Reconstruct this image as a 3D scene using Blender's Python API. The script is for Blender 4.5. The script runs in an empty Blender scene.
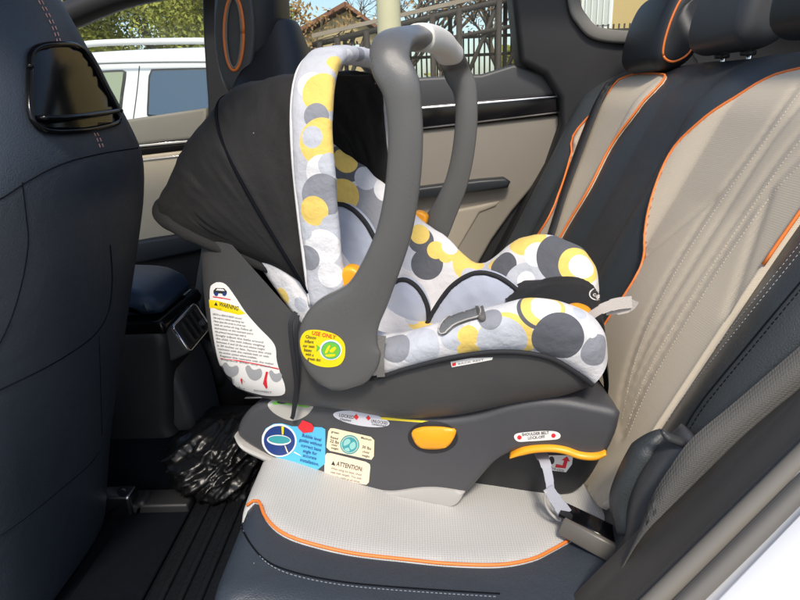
import bpy, bmesh, math, random
from mathutils import Vector as V, Matrix, noise
from mathutils.bvhtree import BVHTree
from mathutils.geometry import delaunay_2d_cdt
random.seed(7)
R_ = math.radians
sc = bpy.context.scene
COL = sc.collection

# ------------------------------------------------------------------ camera
FPX = 600.0
TH, YAW, ROLL = R_(18.9), R_(2.0), R_(2.5)
CAM = V((0, 0, 1.2))
FW = V((-math.sin(YAW)*math.cos(TH), math.cos(YAW)*math.cos(TH), -math.sin(TH)))
r0 = V((math.cos(YAW), math.sin(YAW), 0)); u0 = r0.cross(FW)
RT = r0*math.cos(ROLL) - u0*math.sin(ROLL)
UP = u0*math.cos(ROLL) + r0*math.sin(ROLL)
cd = bpy.data.cameras.new('camera'); cam = bpy.data.objects.new('camera', cd); COL.objects.link(cam)
cd.sensor_width = 36; cd.lens = 27.0; cd.clip_start = 0.02; cd.clip_end = 500
cam.matrix_world = Matrix(((RT.x, UP.x, -FW.x, CAM.x), (RT.y, UP.y, -FW.y, CAM.y), (RT.z, UP.z, -FW.z, CAM.z), (0, 0, 0, 1)))
sc.camera = cam

# ------------------------------------------------------------------ light
SUN_EL, SUN_AZ = R_(50), R_(176)         # azimuth measured from +Y towards +X
w = bpy.data.worlds.new('World'); sc.world = w; w.use_nodes = True
nt = w.node_tree; bg = nt.nodes['Background']
sky = nt.nodes.new('ShaderNodeTexSky'); sky.sky_type = 'NISHITA'; sky.sun_disc = False
sky.sun_elevation = SUN_EL; sky.sun_rotation = SUN_AZ; sky.dust_density = 2.0; sky.air_density = 1.0
nt.links.new(sky.outputs[0], bg.inputs[0]); bg.inputs[1].default_value = 0.12
sl = bpy.data.lights.new('sun', 'SUN'); sl.energy = 1.7; sl.angle = R_(9); sl.color = (1, .92, .80)
so = bpy.data.objects.new('sun', sl); COL.objects.link(so)
sdir = V((math.sin(SUN_AZ)*math.cos(SUN_EL), math.cos(SUN_AZ)*math.cos(SUN_EL), math.sin(SUN_EL)))
so.rotation_euler = sdir.to_track_quat('Z', 'Y').to_euler(); so.location = (0, -4, 6)
sc.view_settings.view_transform = 'Standard'; sc.view_settings.look = 'None'
sc.view_settings.exposure = 0.9; sc.view_settings.gamma = 1.0

# ------------------------------------------------------------------ pixel helpers (800 x 600 frame)
def ray(px, py): return FW + RT*((px-400)/FPX) + UP*((300-py)/FPX)
def onY(px, py, Y): d = ray(px, py); return CAM + d*(Y/d.y)
def onZ(px, py, Z): d = ray(px, py); return CAM + d*((Z-CAM.z)/d.z)
def onX(px, py, X): d = ray(px, py); return CAM + d*(X/d.x)
SA = R_(14)
SO = V((0, 1.0, 0)); SU = V((math.cos(SA), -math.sin(SA), 0)); SV = V((math.sin(SA), math.cos(SA), 0)); SZ = V((0, 0, 1))
def sw(u, v, z): return SO + SU*u + SV*v + V((0, 0, z))          # seat frame -> world
def onv(px, py, v):
    d = ray(px, py); t = (v-(CAM-SO).dot(SV))/d.dot(SV); return CAM + d*t
def uz(px, py, v):
    p = onv(px, py, v)-SO; return (p.dot(SU), p.z)

# ------------------------------------------------------------------ materials
def mat(name, col, rough=.5, metal=0, bump=0, bscale=400, spec=.5, var=0, vscale=6, coat=0, sheen=0, rvar=0, speck=0, crease=0):
    m = bpy.data.materials.new(name); m.use_nodes = True; n = m.node_tree.nodes; L = m.node_tree.links
    b = n['Principled BSDF']; b.inputs['Base Color'].default_value = (*col, 1); b.inputs['Roughness'].default_value = rough
    b.inputs['Metallic'].default_value = metal; b.inputs['Specular IOR Level'].default_value = spec
    b.inputs['Coat Weight'].default_value = coat; b.inputs['Sheen Weight'].default_value = sheen
    tc = n.new('ShaderNodeTexCoord')
    if var:
        t = n.new('ShaderNodeTexNoise'); t.inputs['Scale'].default_value = vscale; t.inputs['Detail'].default_value = 5
        L.new(tc.outputs['Object'], t.inputs['Vector'])
        mx = n.new('ShaderNodeMix'); mx.data_type = 'RGBA'
        mx.inputs[6].default_value = (*[c*(1-var) for c in col], 1); mx.inputs[7].default_value = (*[min(1, c*(1+var)) for c in col], 1)
        L.new(t.outputs['Fac'], mx.inputs[0]); L.new(mx.outputs[2], b.inputs['Base Color'])
    if speck:      # lint and dust specks
        t = n.new('ShaderNodeTexVoronoi'); t.inputs['Scale'].default_value = 55
        L.new(tc.outputs['Object'], t.inputs['Vector'])
        m1 = n.new('ShaderNodeMath'); m1.operation = 'LESS_THAN'; m1.inputs[1].default_value = .045; L.new(t.outputs['Distance'], m1.inputs[0])
        sp_ = n.new('ShaderNodeSeparateColor'); L.new(t.outputs['Color'], sp_.inputs[0])
        m2 = n.new('ShaderNodeMath'); m2.operation = 'GREATER_THAN'; m2.inputs[1].default_value = 1-speck; L.new(sp_.outputs[0], m2.inputs[0])
        m3 = n.new('ShaderNodeMath'); m3.operation = 'MULTIPLY'; L.new(m1.outputs[0], m3.inputs[0]); L.new(m2.outputs[0], m3.inputs[1])
        m4 = n.new('ShaderNodeMath'); m4.operation = 'MULTIPLY'; m4.inputs[1].default_value = .6; L.new(m3.outputs[0], m4.inputs[0])
        mx = n.new('ShaderNodeMix'); mx.data_type = 'RGBA'; mx.inputs[6].default_value = (*col, 1); mx.inputs[7].default_value = (.5, .49, .46, 1)
        if b.inputs['Base Color'].is_linked: L.new(b.inputs['Base Color'].links[0].from_socket, mx.inputs[6])
        L.new(m4.outputs[0], mx.inputs[0]); L.new(mx.outputs[2], b.inputs['Base Color'])
    if rvar:
        t = n.new('ShaderNodeTexNoise'); t.inputs['Scale'].default_value = 9; t.inputs['Detail'].default_value = 9; t.inputs['Roughness'].default_value = .68
        L.new(tc.outputs['Object'], t.inputs['Vector'])
        mr = n.new('ShaderNodeMapRange'); mr.inputs[1].default_value = .3; mr.inputs[2].default_value = .7; mr.inputs[3].default_value = rough-rvar; mr.inputs[4].default_value = rough+rvar
        L.new(t.outputs['Fac'], mr.inputs[0]); L.new(mr.outputs[0], b.inputs['Roughness'])
    if bump:
        t = n.new('ShaderNodeTexNoise'); t.inputs['Scale'].default_value = bscale; t.inputs['Detail'].default_value = 3
        L.new(tc.outputs['Object'], t.inputs['Vector'])
        bp = n.new('ShaderNodeBump'); bp.inputs['Strength'].default_value = bump; bp.inputs['Distance'].default_value = .002
        L.new(t.outputs['Fac'], bp.inputs['Height']); L.new(bp.outputs[0], b.inputs['Normal'])
        if crease:
            t2 = n.new('ShaderNodeTexNoise'); t2.inputs['Scale'].default_value = 9; t2.inputs['Detail'].default_value = 5; t2.inputs['Distortion'].default_value = .8
            L.new(tc.outputs['Object'], t2.inputs['Vector'])
            b2 = n.new('ShaderNodeBump'); b2.inputs['Strength'].default_value = crease; b2.inputs['Distance'].default_value = .02
            L.new(t2.outputs['Fac'], b2.inputs['Height']); L.new(b2.outputs[0], bp.inputs['Normal'])
    return m

def perforated(name, col, axes='XY', scale=300, dark=.8):
    m = mat(name, col, .62, bump=0); n = m.node_tree.nodes; L = m.node_tree.links; b = n['Principled BSDF']
    tc = n.new('ShaderNodeTexCoord'); vo = n.new('ShaderNodeTexVoronoi'); vo.inputs['Scale'].default_value = scale
    vo.inputs['Randomness'].default_value = .08; vo.voronoi_dimensions = '2D'
    sx = n.new('ShaderNodeSeparateXYZ'); cx = n.new('ShaderNodeCombineXYZ'); L.new(tc.outputs['Object'], sx.inputs[0])
    L.new(sx.outputs[axes[0]], cx.inputs[0]); L.new(sx.outputs[axes[1]], cx.inputs[1]); L.new(cx.outputs[0], vo.inputs['Vector'])
    mr = n.new('ShaderNodeMapRange'); mr.inputs[1].default_value = .22; mr.inputs[2].default_value = .42
    L.new(vo.outputs['Distance'], mr.inputs[0])
    nz = n.new('ShaderNodeTexNoise'); nz.inputs['Scale'].default_value = 7; nz.inputs['Detail'].default_value = 6
    L.new(tc.outputs['Object'], nz.inputs['Vector'])
    c1 = n.new('ShaderNodeMix'); c1.data_type = 'RGBA'
    c1.inputs[6].default_value = (*[c*.92 for c in col], 1); c1.inputs[7].default_value = (*[min(1, c*1.08) for c in col], 1)
    L.new(nz.outputs['Fac'], c1.inputs[0])
    mx = n.new('ShaderNodeMix'); mx.data_type = 'RGBA'; mx.inputs[6].default_value = (*[c*dark for c in col], 1)
    L.new(mr.outputs[0], mx.inputs[0]); L.new(c1.outputs[2], mx.inputs[7]); L.new(mx.outputs[2], b.inputs['Base Color'])
    bp = n.new('ShaderNodeBump'); bp.inputs['Strength'].default_value = .25; bp.inputs['Distance'].default_value = .001
    L.new(mr.outputs[0], bp.inputs['Height']); L.new(bp.outputs[0], b.inputs['Normal'])
    return m

def glassmat(name, tint=(.92, .95, .93), refl=.08):
    m = bpy.data.materials.new(name); m.use_nodes = True; n = m.node_tree.nodes; L = m.node_tree.links
    n.remove(n['Principled BSDF']); out = n['Material Output']
    t = n.new('ShaderNodeBsdfTransparent'); t.inputs[0].default_value = (*tint, 1)
    g = n.new('ShaderNodeBsdfGlossy'); g.inputs['Roughness'].default_value = .02
    f = n.new('ShaderNodeFresnel'); f.inputs['IOR'].default_value = 1.18
    mx = n.new('ShaderNodeMixShader'); L.new(f.outputs[0], mx.inputs[0]); L.new(t.outputs[0], mx.inputs[1]); L.new(g.outputs[0], mx.inputs[2])
    haze = n.new('ShaderNodeBsdfTranslucent'); haze.inputs[0].default_value = (.95, .90, .75, 1)      # warm haze mixed into the pane to wash out the view
    m2 = n.new('ShaderNodeMixShader'); m2.inputs[0].default_value = .025; L.new(mx.outputs[0], m2.inputs[1]); L.new(haze.outputs[0], m2.inputs[2])
    L.new(m2.outputs[0], out.inputs['Surface']); return m

def spotted(name, base, circles, rough=.8):
    """fabric printed with discs: circles = [(local centre, radius, colour)], later ones on top"""
    m = mat(name, base, rough, sheen=.15); n = m.node_tree.nodes; L = m.node_tree.links; b = n['Principled BSDF']
    tc = n.new('ShaderNodeTexCoord'); prev = None
    for c, r, col in circles:
        d = n.new('ShaderNodeVectorMath'); d.operation = 'DISTANCE'; d.inputs[1].default_value = c
        L.new(tc.outputs['Object'], d.inputs[0])
        lt = n.new('ShaderNodeMath'); lt.operation = 'LESS_THAN'; lt.inputs[1].default_value = r
        L.new(d.outputs['Value'], lt.inputs[0])
        mx = n.new('ShaderNodeMix'); mx.data_type = 'RGBA'; mx.inputs[7].default_value = (*col, 1)
        if prev: L.new(prev, mx.inputs[6])
        else: mx.inputs[6].default_value = (*base, 1)
        L.new(lt.outputs[0], mx.inputs[0]); prev = mx.outputs[2]
    if prev: L.new(prev, b.inputs['Base Color'])
    a = n.new('ShaderNodeTexNoise'); a.inputs['Scale'].default_value = 22; a.inputs['Detail'].default_value = 4
    w1 = n.new('ShaderNodeTexNoise'); w1.inputs['Scale'].default_value = 900
    L.new(tc.outputs['Object'], a.inputs['Vector']); L.new(tc.outputs['Object'], w1.inputs['Vector'])
    b1 = n.new('ShaderNodeBump'); b1.inputs['Strength'].default_value = .75; b1.inputs['Distance'].default_value = .011
    b2 = n.new('ShaderNodeBump'); b2.inputs['Strength'].default_value = .35; b2.inputs['Distance'].default_value = .001
    L.new(a.outputs['Fac'], b1.inputs['Height']); L.new(w1.outputs['Fac'], b2.inputs['Height'])
    L.new(b1.outputs[0], b2.inputs['Normal']); L.new(b2.outputs[0], b.inputs['Normal'])
    return m

M = {}
M['navy'] = mat('navy_leather', (.034, .043, .056), .42, bump=.40, bscale=520, var=.15, vscale=5, rvar=.08, speck=.05, crease=.18)
M['navy_dark'] = mat('dark_navy_leather', (.012, .0145, .018), .45, bump=.22, bscale=700, var=.12)
M['charcoal'] = mat('charcoal_leather', (.045, .047, .05), .45, bump=.22, bscale=700, var=.12)
M['beige'] = perforated('beige_perforated_leather', (.61, .525, .40), 'YZ', 340, .91)
M['beige_pale'] = perforated('pale_perforated_leather', (.50, .495, .475), 'XY', 250, .80)
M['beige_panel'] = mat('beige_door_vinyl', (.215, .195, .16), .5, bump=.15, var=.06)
M['orange'] = mat('orange_piping', (.80, .20, .035), .5)
M['amber'] = mat('amber_plastic', (.90, .37, .015), .38, var=.05)
M['plastic'] = mat('grey_plastic', (.060, .0595, .059), .44, bump=.28, bscale=1300, var=.12, vscale=9, rvar=.10, speck=.10)
M['plastic_base'] = mat('dark_grey_plastic', (.062, .062, .066), .40, bump=.25, bscale=1300, var=.12, vscale=8, rvar=.10, speck=.10)
M['plastic_black'] = mat('black_plastic', (.018, .018, .019), .5, bump=.15, bscale=600, var=.15)
M['handle'] = mat('handle_plastic', (.105, .105, .102), .32, bump=.18, bscale=1300, var=.08, vscale=8, rvar=.09)
M['grip'] = mat('cream_rubber', (.70, .68, .62), .55)
M['rimgrey'] = mat('pale_grey_plastic', (.40, .385, .36), .45, var=.06)
M['gloss'] = mat('gloss_black', (.004, .004, .005), .14, spec=.28)
M['chrome'] = mat('chrome', (.75, .75, .76), .18, metal=1)
M['steel'] = mat('dark_steel', (.35, .35, .36), .25, metal=1)
M['cloth_black'] = mat('black_canvas', (.011, .0105, .0105), .85, bump=.3, bscale=900, var=.25, vscale=14, speck=.05, crease=.35)
M['lining'] = mat('black_lining', (.012, .012, .013), .9)
M['piping_black'] = mat('black_piping', (.015, .016, .020), .8)
M['piping_white'] = mat('white_piping', (.75, .73, .72), .8)
M['insert'] = mat('blue_grey_jersey', (.42, .46, .56), .9, bump=.3, bscale=700, sheen=.3, var=.05)
M['carpet'] = mat('dark_carpet', (.0065, .0075, .0105), 1.0, bump=1, bscale=900, spec=.05, var=.3, vscale=60)
M['pillar_black'] = mat('black_pillar_trim', (.009, .009, .0105), .55, bump=.2, bscale=600, var=.15)
M['black_leather'] = mat('black_leather', (.0065, .007, .0085), .5, bump=.2, bscale=700)
M['rubber'] = mat('black_rubber', (.007, .0078, .0095), .42, spec=.3, bump=1, bscale=110, var=.2)
M['trim'] = mat('charcoal_trim', (.068, .064, .059), .6, bump=.5, bscale=1200, var=.1)
M['seal'] = mat('grey_seal', (.19, .175, .15), .42, var=.06)
M['paint'] = mat('white_paint', (.80, .80, .81), .25, coat=.6)
M['thread'] = mat('pale_thread', (.34, .37, .40), .8)
M['thread_pink'] = mat('pink_thread', (.62, .36, .30), .8)
M['thread_beige'] = mat('beige_thread', (.74, .66, .52), .8)
M['seam'] = mat('seam_shadow_groove', (.008, .009, .012), 1.0, spec=0)
M['white'] = mat('sticker_white', (.82, .80, .76), .4)
M['yellow'] = mat('sticker_yellow', (.90, .68, .01), .4)
M['blue'] = mat('sticker_blue', (.10, .50, .80), .35)
M['cream'] = mat('sticker_cream', (.85, .74, .50), .4)
M['peach'] = mat('sticker_peach', (.86, .70, .52), .4)
M['red'] = mat('ink_red', (.70, .03, .04), .4)
M['green'] = mat('ink_green', (.16, .52, .05), .4)
M['teal'] = mat('ink_teal', (.05, .33, .36), .4)
M['nav'] = mat('ink_navy', (.02, .05, .20), .4)
M['ink'] = mat('ink_black', (.03, .03, .03), .5)
M['inkgrey'] = mat('ink_grey', (.22, .22, .22), .5)
M['silver'] = mat('silver_window', (.62, .60, .54), .25, metal=.35)
M['belt'] = mat('belt_webbing', (.15, .145, .135), .75, bump=.4, bscale=300)
M['belt_dark'] = mat('dark_belt_webbing', (.03, .03, .032), .7)
M['strap'] = mat('pale_strap', (.36, .37, .42), .8, bump=.3, bscale=500)
M['strap_beige'] = mat('beige_strap', (.45, .41, .375), .8, bump=.3, bscale=500)
M['bag'] = mat('bin_bag_film', (.004, .004, .0045), .33, spec=.34)
M['bolster'] = mat('charcoal_teal_leather', (.036, .041, .043), .40, bump=.40, bscale=520, var=.15, rvar=.08, crease=.08)
M['glass'] = glassmat('window_glass')

# ------------------------------------------------------------------ object plumbing
WD = {}; ROOTM = {}
def tago(o, label=None, cat=None, group=None, kind=None):
    if label: o['label'] = label
    if cat: o['category'] = cat
    if group: o['group'] = group
    if kind: o['kind'] = kind
    return o
def thing(name, label, cat, loc=(0, 0, 0), rz=0, group=None):
    o = bpy.data.objects.new(name, None); COL.objects.link(o); o.empty_display_size = .05
    o.location = loc; o.rotation_euler = (0, 0, rz); tago(o, label, cat, group)
    ROOTM[o] = Matrix.Translation(V(loc)) @ Matrix.Rotation(rz, 4, 'Z'); return o
def obj(name, geo, m, parent=None, smooth=True, label=None, cat=None, group=None, kind=None, angle=None):
    vs, fs = geo; vs = [V(v) for v in vs]
    if parent is not None: mw = ROOTM[parent]
    else:
        xs = [v.x for v in vs]; ys = [v.y for v in vs]; zs = [v.z for v in vs]
        mw = Matrix.Translation(((min(xs)+max(xs))/2, (min(ys)+max(ys))/2, min(zs)))
    inv = mw.inverted()
    me = bpy.data.meshes.new(name); me.from_pydata([inv @ v for v in vs], [], fs); me.update()
    bm = bmesh.new(); bm.from_mesh(me)
    bmesh.ops.recalc_face_normals(bm, faces=bm.faces); bm.to_mesh(me); bm.free()
    if smooth:
        me.polygons.foreach_set('use_smooth', [True]*len(me.polygons))
        if angle: me.set_sharp_from_angle(angle=R_(angle))
    if m: me.materials.append(m)
    o = bpy.data.objects.new(name, me); COL.objects.link(o)
    if parent is not None: o.parent = parent
    else: o.location = mw.translation
    ROOTM[o] = mw; WD[o] = (vs, fs); tago(o, label, cat, group, kind); return o
def bvh(*os):
    vs = []; fs = []
    for o in os:
        a, b = WD[o]; k = len(vs); vs += a; fs += [[i+k for i in f] for f in b]
    return BVHTree.FromPolygons(vs, fs)
def join(*gs):
    vs = []; fs = []
    for a, b in gs:
        k = len(vs); vs += list(a); fs += [[i+k for i in f] for f in b]
    return vs, fs

# ------------------------------------------------------------------ geometry
def spl(pts, n, closed=False):
    """Catmull-Rom through the points (any dimension), n samples evenly spread by length"""
    P = [tuple(p) for p in pts]; N = len(P); D = len(P[0]); dense = []
    segs = N if closed else N-1; K = 24
    for i in range(segs):
        if closed: a, b, c, d = P[(i-1) % N], P[i], P[(i+1) % N], P[(i+2) % N]
        else: a, b, c, d = P[max(i-1, 0)], P[i], P[i+1], P[min(i+2, N-1)]
        for k in range(K):
            t = k/K; t2 = t*t; t3 = t2*t
            dense.append(tuple(.5*((2*b[j])+(-a[j]+c[j])*t+(2*a[j]-5*b[j]+4*c[j]-d[j])*t2+(-a[j]+3*b[j]-3*c[j]+d[j])*t3) for j in range(D)))
    dense.append(P[0] if closed else P[-1])
    L = [0]
    for i in range(1, len(dense)): L.append(L[-1]+math.sqrt(sum((dense[i][j]-dense[i-1][j])**2 for j in range(min(D, 3)))))
    out = []; k = 0; tot = L[-1]; M_ = n if closed else n-1
    for i in range(n):
        s = tot*i/M_
        while k < len(L)-2 and L[k+1] < s: k += 1
        t = (s-L[k])/max(L[k+1]-L[k], 1e-12); t = min(max(t, 0), 1)
        out.append(tuple(dense[k][j]+(dense[k+1][j]-dense[k][j])*t for j in range(D)))
    return out
def rs(pts, n):
    """Catmull-Rom by parameter (keeps correspondence between rows)"""
    N = len(pts); D = len(pts[0]); out = []
    for i in range(n):
        x = (N-1)*i/(n-1); k = min(int(x), N-2); t = x-k
        a, b, c, d = pts[max(k-1, 0)], pts[k], pts[k+1], pts[min(k+2, N-1)]
        t2 = t*t; t3 = t2*t
        out.append(tuple(.5*((2*b[j])+(-a[j]+c[j])*t+(2*a[j]-5*b[j]+4*c[j]-d[j])*t2+(-a[j]+3*b[j]-3*c[j]+d[j])*t3) for j in range(D)))
    return out
def gridgeo(rows, closed=False, cap=False):
    n = len(rows); m = len(rows[0]); vs = [p for r in rows for p in r]; fs = []
    for i in range(n-1):
        for j in range(m if closed else m-1):
            fs.append([i*m+j, i*m+(j+1) % m, (i+1)*m+(j+1) % m, (i+1)*m+j])
    if cap: fs += [list(range(m))[::-1], [(n-1)*m+j for j in range(m)]]
    return vs, fs
def sweep(pts, Wax, a, b, ex=2.0, seg=16, cap=True, skew=0):
    """tube along pts; half width a along Wax (made normal to the path), half thickness b; superellipse exponent ex"""
    pts = [V(p) for p in pts]; n = len(pts); rows = []
    for i, p in enumerate(pts):
        T = (pts[min(i+1, n-1)]-pts[max(i-1, 0)]).normalized()
        wv = V(Wax[i]) if isinstance(Wax, list) else V(Wax)
        W = wv-T*wv.dot(T)
        if W.length < 1e-5: W = T.orthogonal()
        W.normalize(); N = T.cross(W)
        aa = a[i] if isinstance(a, (list, tuple)) else a; bb = b[i] if isinstance(b, (list, tuple)) else b
        row = []
        for k in range(seg):
            th = 2*math.pi*k/seg; c, s = math.cos(th), math.sin(th)
            q_ = math.copysign(abs(c)**(2/ex), c); row.append(p+W*(aa*q_)+N*(bb*math.copysign(abs(s)**(2/ex), s)*(1-skew*max(0, q_-.1)/.9)))
        rows.append(row)
    return gridgeo(rows, True, cap)
def tube(pts, r, seg=8): return sweep(pts, (0.31, .52, .8), r, r, 2, seg)
def ribbon(A, B, th=0.0):
    """flat band between two polylines, given thickness th"""
    A = [V(p) for p in A]; B = [V(p) for p in B]
    if not th: return gridgeo([[a, b] for a, b in zip(A, B)])
    rows = []
    for i in range(len(A)):
        t = A[min(i+1, len(A)-1)]-A[max(i-1, 0)]; nn = t.cross(B[i]-A[i]).normalized()*th
        rows.append([A[i], B[i], B[i]+nn, A[i]+nn])
    return gridgeo(rows, True, True)
def offs(poly, d):
    """inward offset of a closed 2-D polygon"""
    n = len(poly); A = sum(poly[i][0]*poly[(i+1) % n][1]-poly[(i+1) % n][0]*poly[i][1] for i in range(n)); s = 1 if A > 0 else -1
    out = []
    for i in range(n):
        p0, p1, p2 = poly[i-1], poly[i], poly[(i+1) % n]
        e1 = V((p1[0]-p0[0], p1[1]-p0[1])); e2 = V((p2[0]-p1[0], p2[1]-p1[1]))
        if e1.length < 1e-9: e1 = e2
        if e2.length < 1e-9: e2 = e1
        e1.normalize(); e2.normalize()
        n1 = V((-e1.y, e1.x))*s; n2 = V((-e2.y, e2.x))*s; b = n1+n2
        if b.length < 1e-4: b = n1
        b.normalize(); k = 1/max(.5, b.dot(n1)); out.append((p1[0]+b.x*d*k, p1[1]+b.y*d*k))
    return out
def fill2d(poly):
    bm = bmesh.new(); vs = [bm.verts.new((p[0], p[1], 0)) for p in poly]; f = bm.faces.new(vs)
    bm.verts.index_update(); bmesh.ops.triangulate(bm, faces=[f]); fs = [[v.index for v in f.verts] for f in bm.faces]; bm.free(); return fs
def slab(poly, lo, hi, r, fn, k=5, back=True):
    """extrude a closed 2-D outline from lo to hi with edges rounded by r; fn(a,b,c)->world"""
    rings = []
    K = range(k+1)
    for i in K:
        t = math.pi/2*(1-i/k); rings.append((offs(poly, r*(1-math.cos(t))), lo+r*(1-math.sin(t))))
    if back:
        for i in K:
            t = math.pi/2*i/k; rings.append((offs(poly, r*(1-math.cos(t))), hi-r*(1-math.sin(t))))
    else: rings.append((poly, hi))
    rows = [[fn(p[0], p[1], c) for p in ring] for ring, c in rings]
    vs, fs = gridgeo(rows, True, False); m = len(poly); e = (len(rows)-1)*m
    fs = list(fs); fs += [list(f) for f in fill2d(rings[0][0])] + [[i+e for i in f] for f in fill2d(rings[-1][0])]
    return vs, fs
def box(c, s, r=0.0):
    cx, cy, cz = c; hx, hy, hz = [x/2 for x in s]
    if r <= 0:
        vs = [V((cx+i*hx, cy+j*hy, cz+k*hz)) for i in (-1, 1) for j in (-1, 1) for k in (-1, 1)]
        return vs, [[0, 1, 3, 2], [4, 6, 7, 5], [0, 4, 5, 1], [2, 3, 7, 6], [0, 2, 6, 4], [1, 5, 7, 3]]
    return slab(rrect(hx, hz, min(r, hx*.99, hz*.99)), -hy, hy, min(r, hy*.9), lambda a, b, d: V((cx+a, cy+d, cz+b)))
def rrect(hx, hz, r, k=4):
    out = []
    for (sx, sz, a0) in ((1, 1, 0), (-1, 1, 90), (-1, -1, 180), (1, -1, 270)):
        for i in range(k+1):
            a = R_(a0+90*i/k); out.append((sx*(hx-r)+r*math.cos(a), sz*(hz-r)+r*math.sin(a)))
    return out
def ell(cx, cy, rx, ry, n=28, rot=0):
    c, s = math.cos(R_(rot)), math.sin(R_(rot)); o = []
    for i in range(n):
        a = 2*math.pi*i/n; x, y = rx*math.cos(a), ry*math.sin(a); o.append((cx+x*c-y*s, cy+x*s+y*c))
    return o
def hit(bv, px, py, guess=None):
    d = ray(px, py).normalized(); loc, nor, idx, dist = bv.ray_cast(CAM, d)
    if loc is None:
        q = CAM+d*(guess or 1.0); loc, nor, idx, dist = bv.find_nearest(q)
    if nor.dot(d) > 0: nor = -nor
    return loc, nor
def patch(poly, step, fn, skirt=0):
    """triangulated sheet inside a 2-D outline, mapped by fn(x,y)->(point, normal, lift)"""
    n = len(poly); xs = [p[0] for p in poly]; ys = [p[1] for p in poly]
    def inside(x, y):
        c = False
        for i in range(n):
            x1, y1 = poly[i]; x2, y2 = poly[(i+1) % n]
            if (y1 > y) != (y2 > y) and x < (x2-x1)*(y-y1)/(y2-y1)+x1: c = not c
        return c
    pts = [V(p) for p in poly]; x = min(xs)+step*.5
    while x < max(xs):
        y = min(ys)+step*.5
        while y < max(ys):
            if inside(x, y) and min((V((x, y))-V(p)).length for p in poly) > step*.4: pts.append(V((x, y)))
            y += step
        x += step
    r = delaunay_2d_cdt(pts, [(i, (i+1) % n) for i in range(n)], [], 1, 1e-5)
    vs = []
    for p in r[0]:
        a, nn, l = fn(p.x, p.y); vs.append(a+nn*l)
    fs = [list(f) for f in r[2]]
    if skirt:
        from collections import Counter
        ec = Counter(); 
        for f in fs:
            for i in range(len(f)): ec[frozenset((f[i], f[(i+1) % len(f)]))] += 1
        mp = {}
        for e, c in ec.items():
            if c == 1:
                q = list(e)
                for i in q:
                    if i not in mp:
                        a, nn, l = fn(r[0][i].x, r[0][i].y); mp[i] = len(vs); vs.append(a-nn*skirt)
                fs.append([q[0], q[1], mp[q[1]], mp[q[0]]])
    return vs, fs
def decal(poly, bv, off=.0008, step=4, lift=None, skirt=0):
    def fn(x, y):
        a, nn = hit(bv, x, y); return a, nn, off+(lift(x, y) if lift else 0)
    return patch(poly, step, fn, skirt)
def line_on(px, bv, n, off=.0): return [a+nn*off for a, nn in (hit(bv, x, y) for x, y in spl(px, n))]
def dashes(px, bv, pitch, r, off=.0006, duty=.6, shift=0):
    """stitches: short threads along a pixel polyline lying on a surface"""
    pts = line_on(px, bv, 160, off); L = [0]
    for i in range(1, len(pts)): L.append(L[-1]+(pts[i]-pts[i-1]).length)
    def at(s):
        for i in range(1, len(L)):
            if L[i] >= s: return pts[i-1].lerp(pts[i], (s-L[i-1])/max(1e-9, L[i]-L[i-1]))
        return pts[-1]
    gs = []; s = shift
    while s+pitch*duty < L[-1]:
        gs.append(tube([at(s), at(s+pitch*duty*.5), at(s+pitch*duty)], r, 5)); s += pitch
    return join(*gs)
FONTC = {}
def glyphs(text, bold=0):
    k = (text, bold)
    if k in FONTC: return FONTC[k]
    cu = bpy.data.curves.new('t', 'FONT'); cu.body = text; cu.offset = bold; cu.resolution_u = 2
    o = bpy.data.objects.new('t', cu); COL.objects.link(o); dg = bpy.context.evaluated_depsgraph_get(); dg.update()
    me = bpy.data.meshes.new_from_object(o.evaluated_get(dg)); vs = [(v.co.x, v.co.y) for v in me.vertices]; fs = [list(p.vertices) for p in me.polygons]
    bpy.data.objects.remove(o); bpy.data.curves.remove(cu); bpy.data.meshes.remove(me)
    FONTC[k] = (vs, fs); return vs, fs
def text_on(lines, bv, off=.0014):
    """lines = [(text, x, y, x2, y2, height)]: baseline from (x,y) to (x2,y2) in pixels, stretched to fit"""
    gs = []
    for tx, x, y, x2, y2, h in lines:
        vs, fs = glyphs(tx, .012)
        if not vs: continue
        W = max(v[0] for v in vs); d = V((x2-x, y2-y)); up = V((d.y, -d.x)).normalized()*(h/.72)
        out = []
        for a, b in vs:
            q = V((x, y))+d*(a/W)+up*b; l, nn = hit(bv, q.x, q.y); out.append(l+nn*off)
        gs.append((out, fs))
    return join(*gs)
def mn(a, b, t): return tuple(x+(y-x)*t for x, y in zip(a, b))
def fbm(p, s): return noise.noise(V(p)*s)

# ================================================================== the place outside
M['asphalt'] = mat('asphalt', (.10, .095, .085), .9, bump=.6, bscale=60, var=.25, vscale=2)
obj('ground', ([(-60, -30, 0), (60, -30, 0), (60, 90, 0), (-60, 90, 0)], [[0, 1, 2, 3]]), M['asphalt'], kind='structure', smooth=False)

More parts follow.
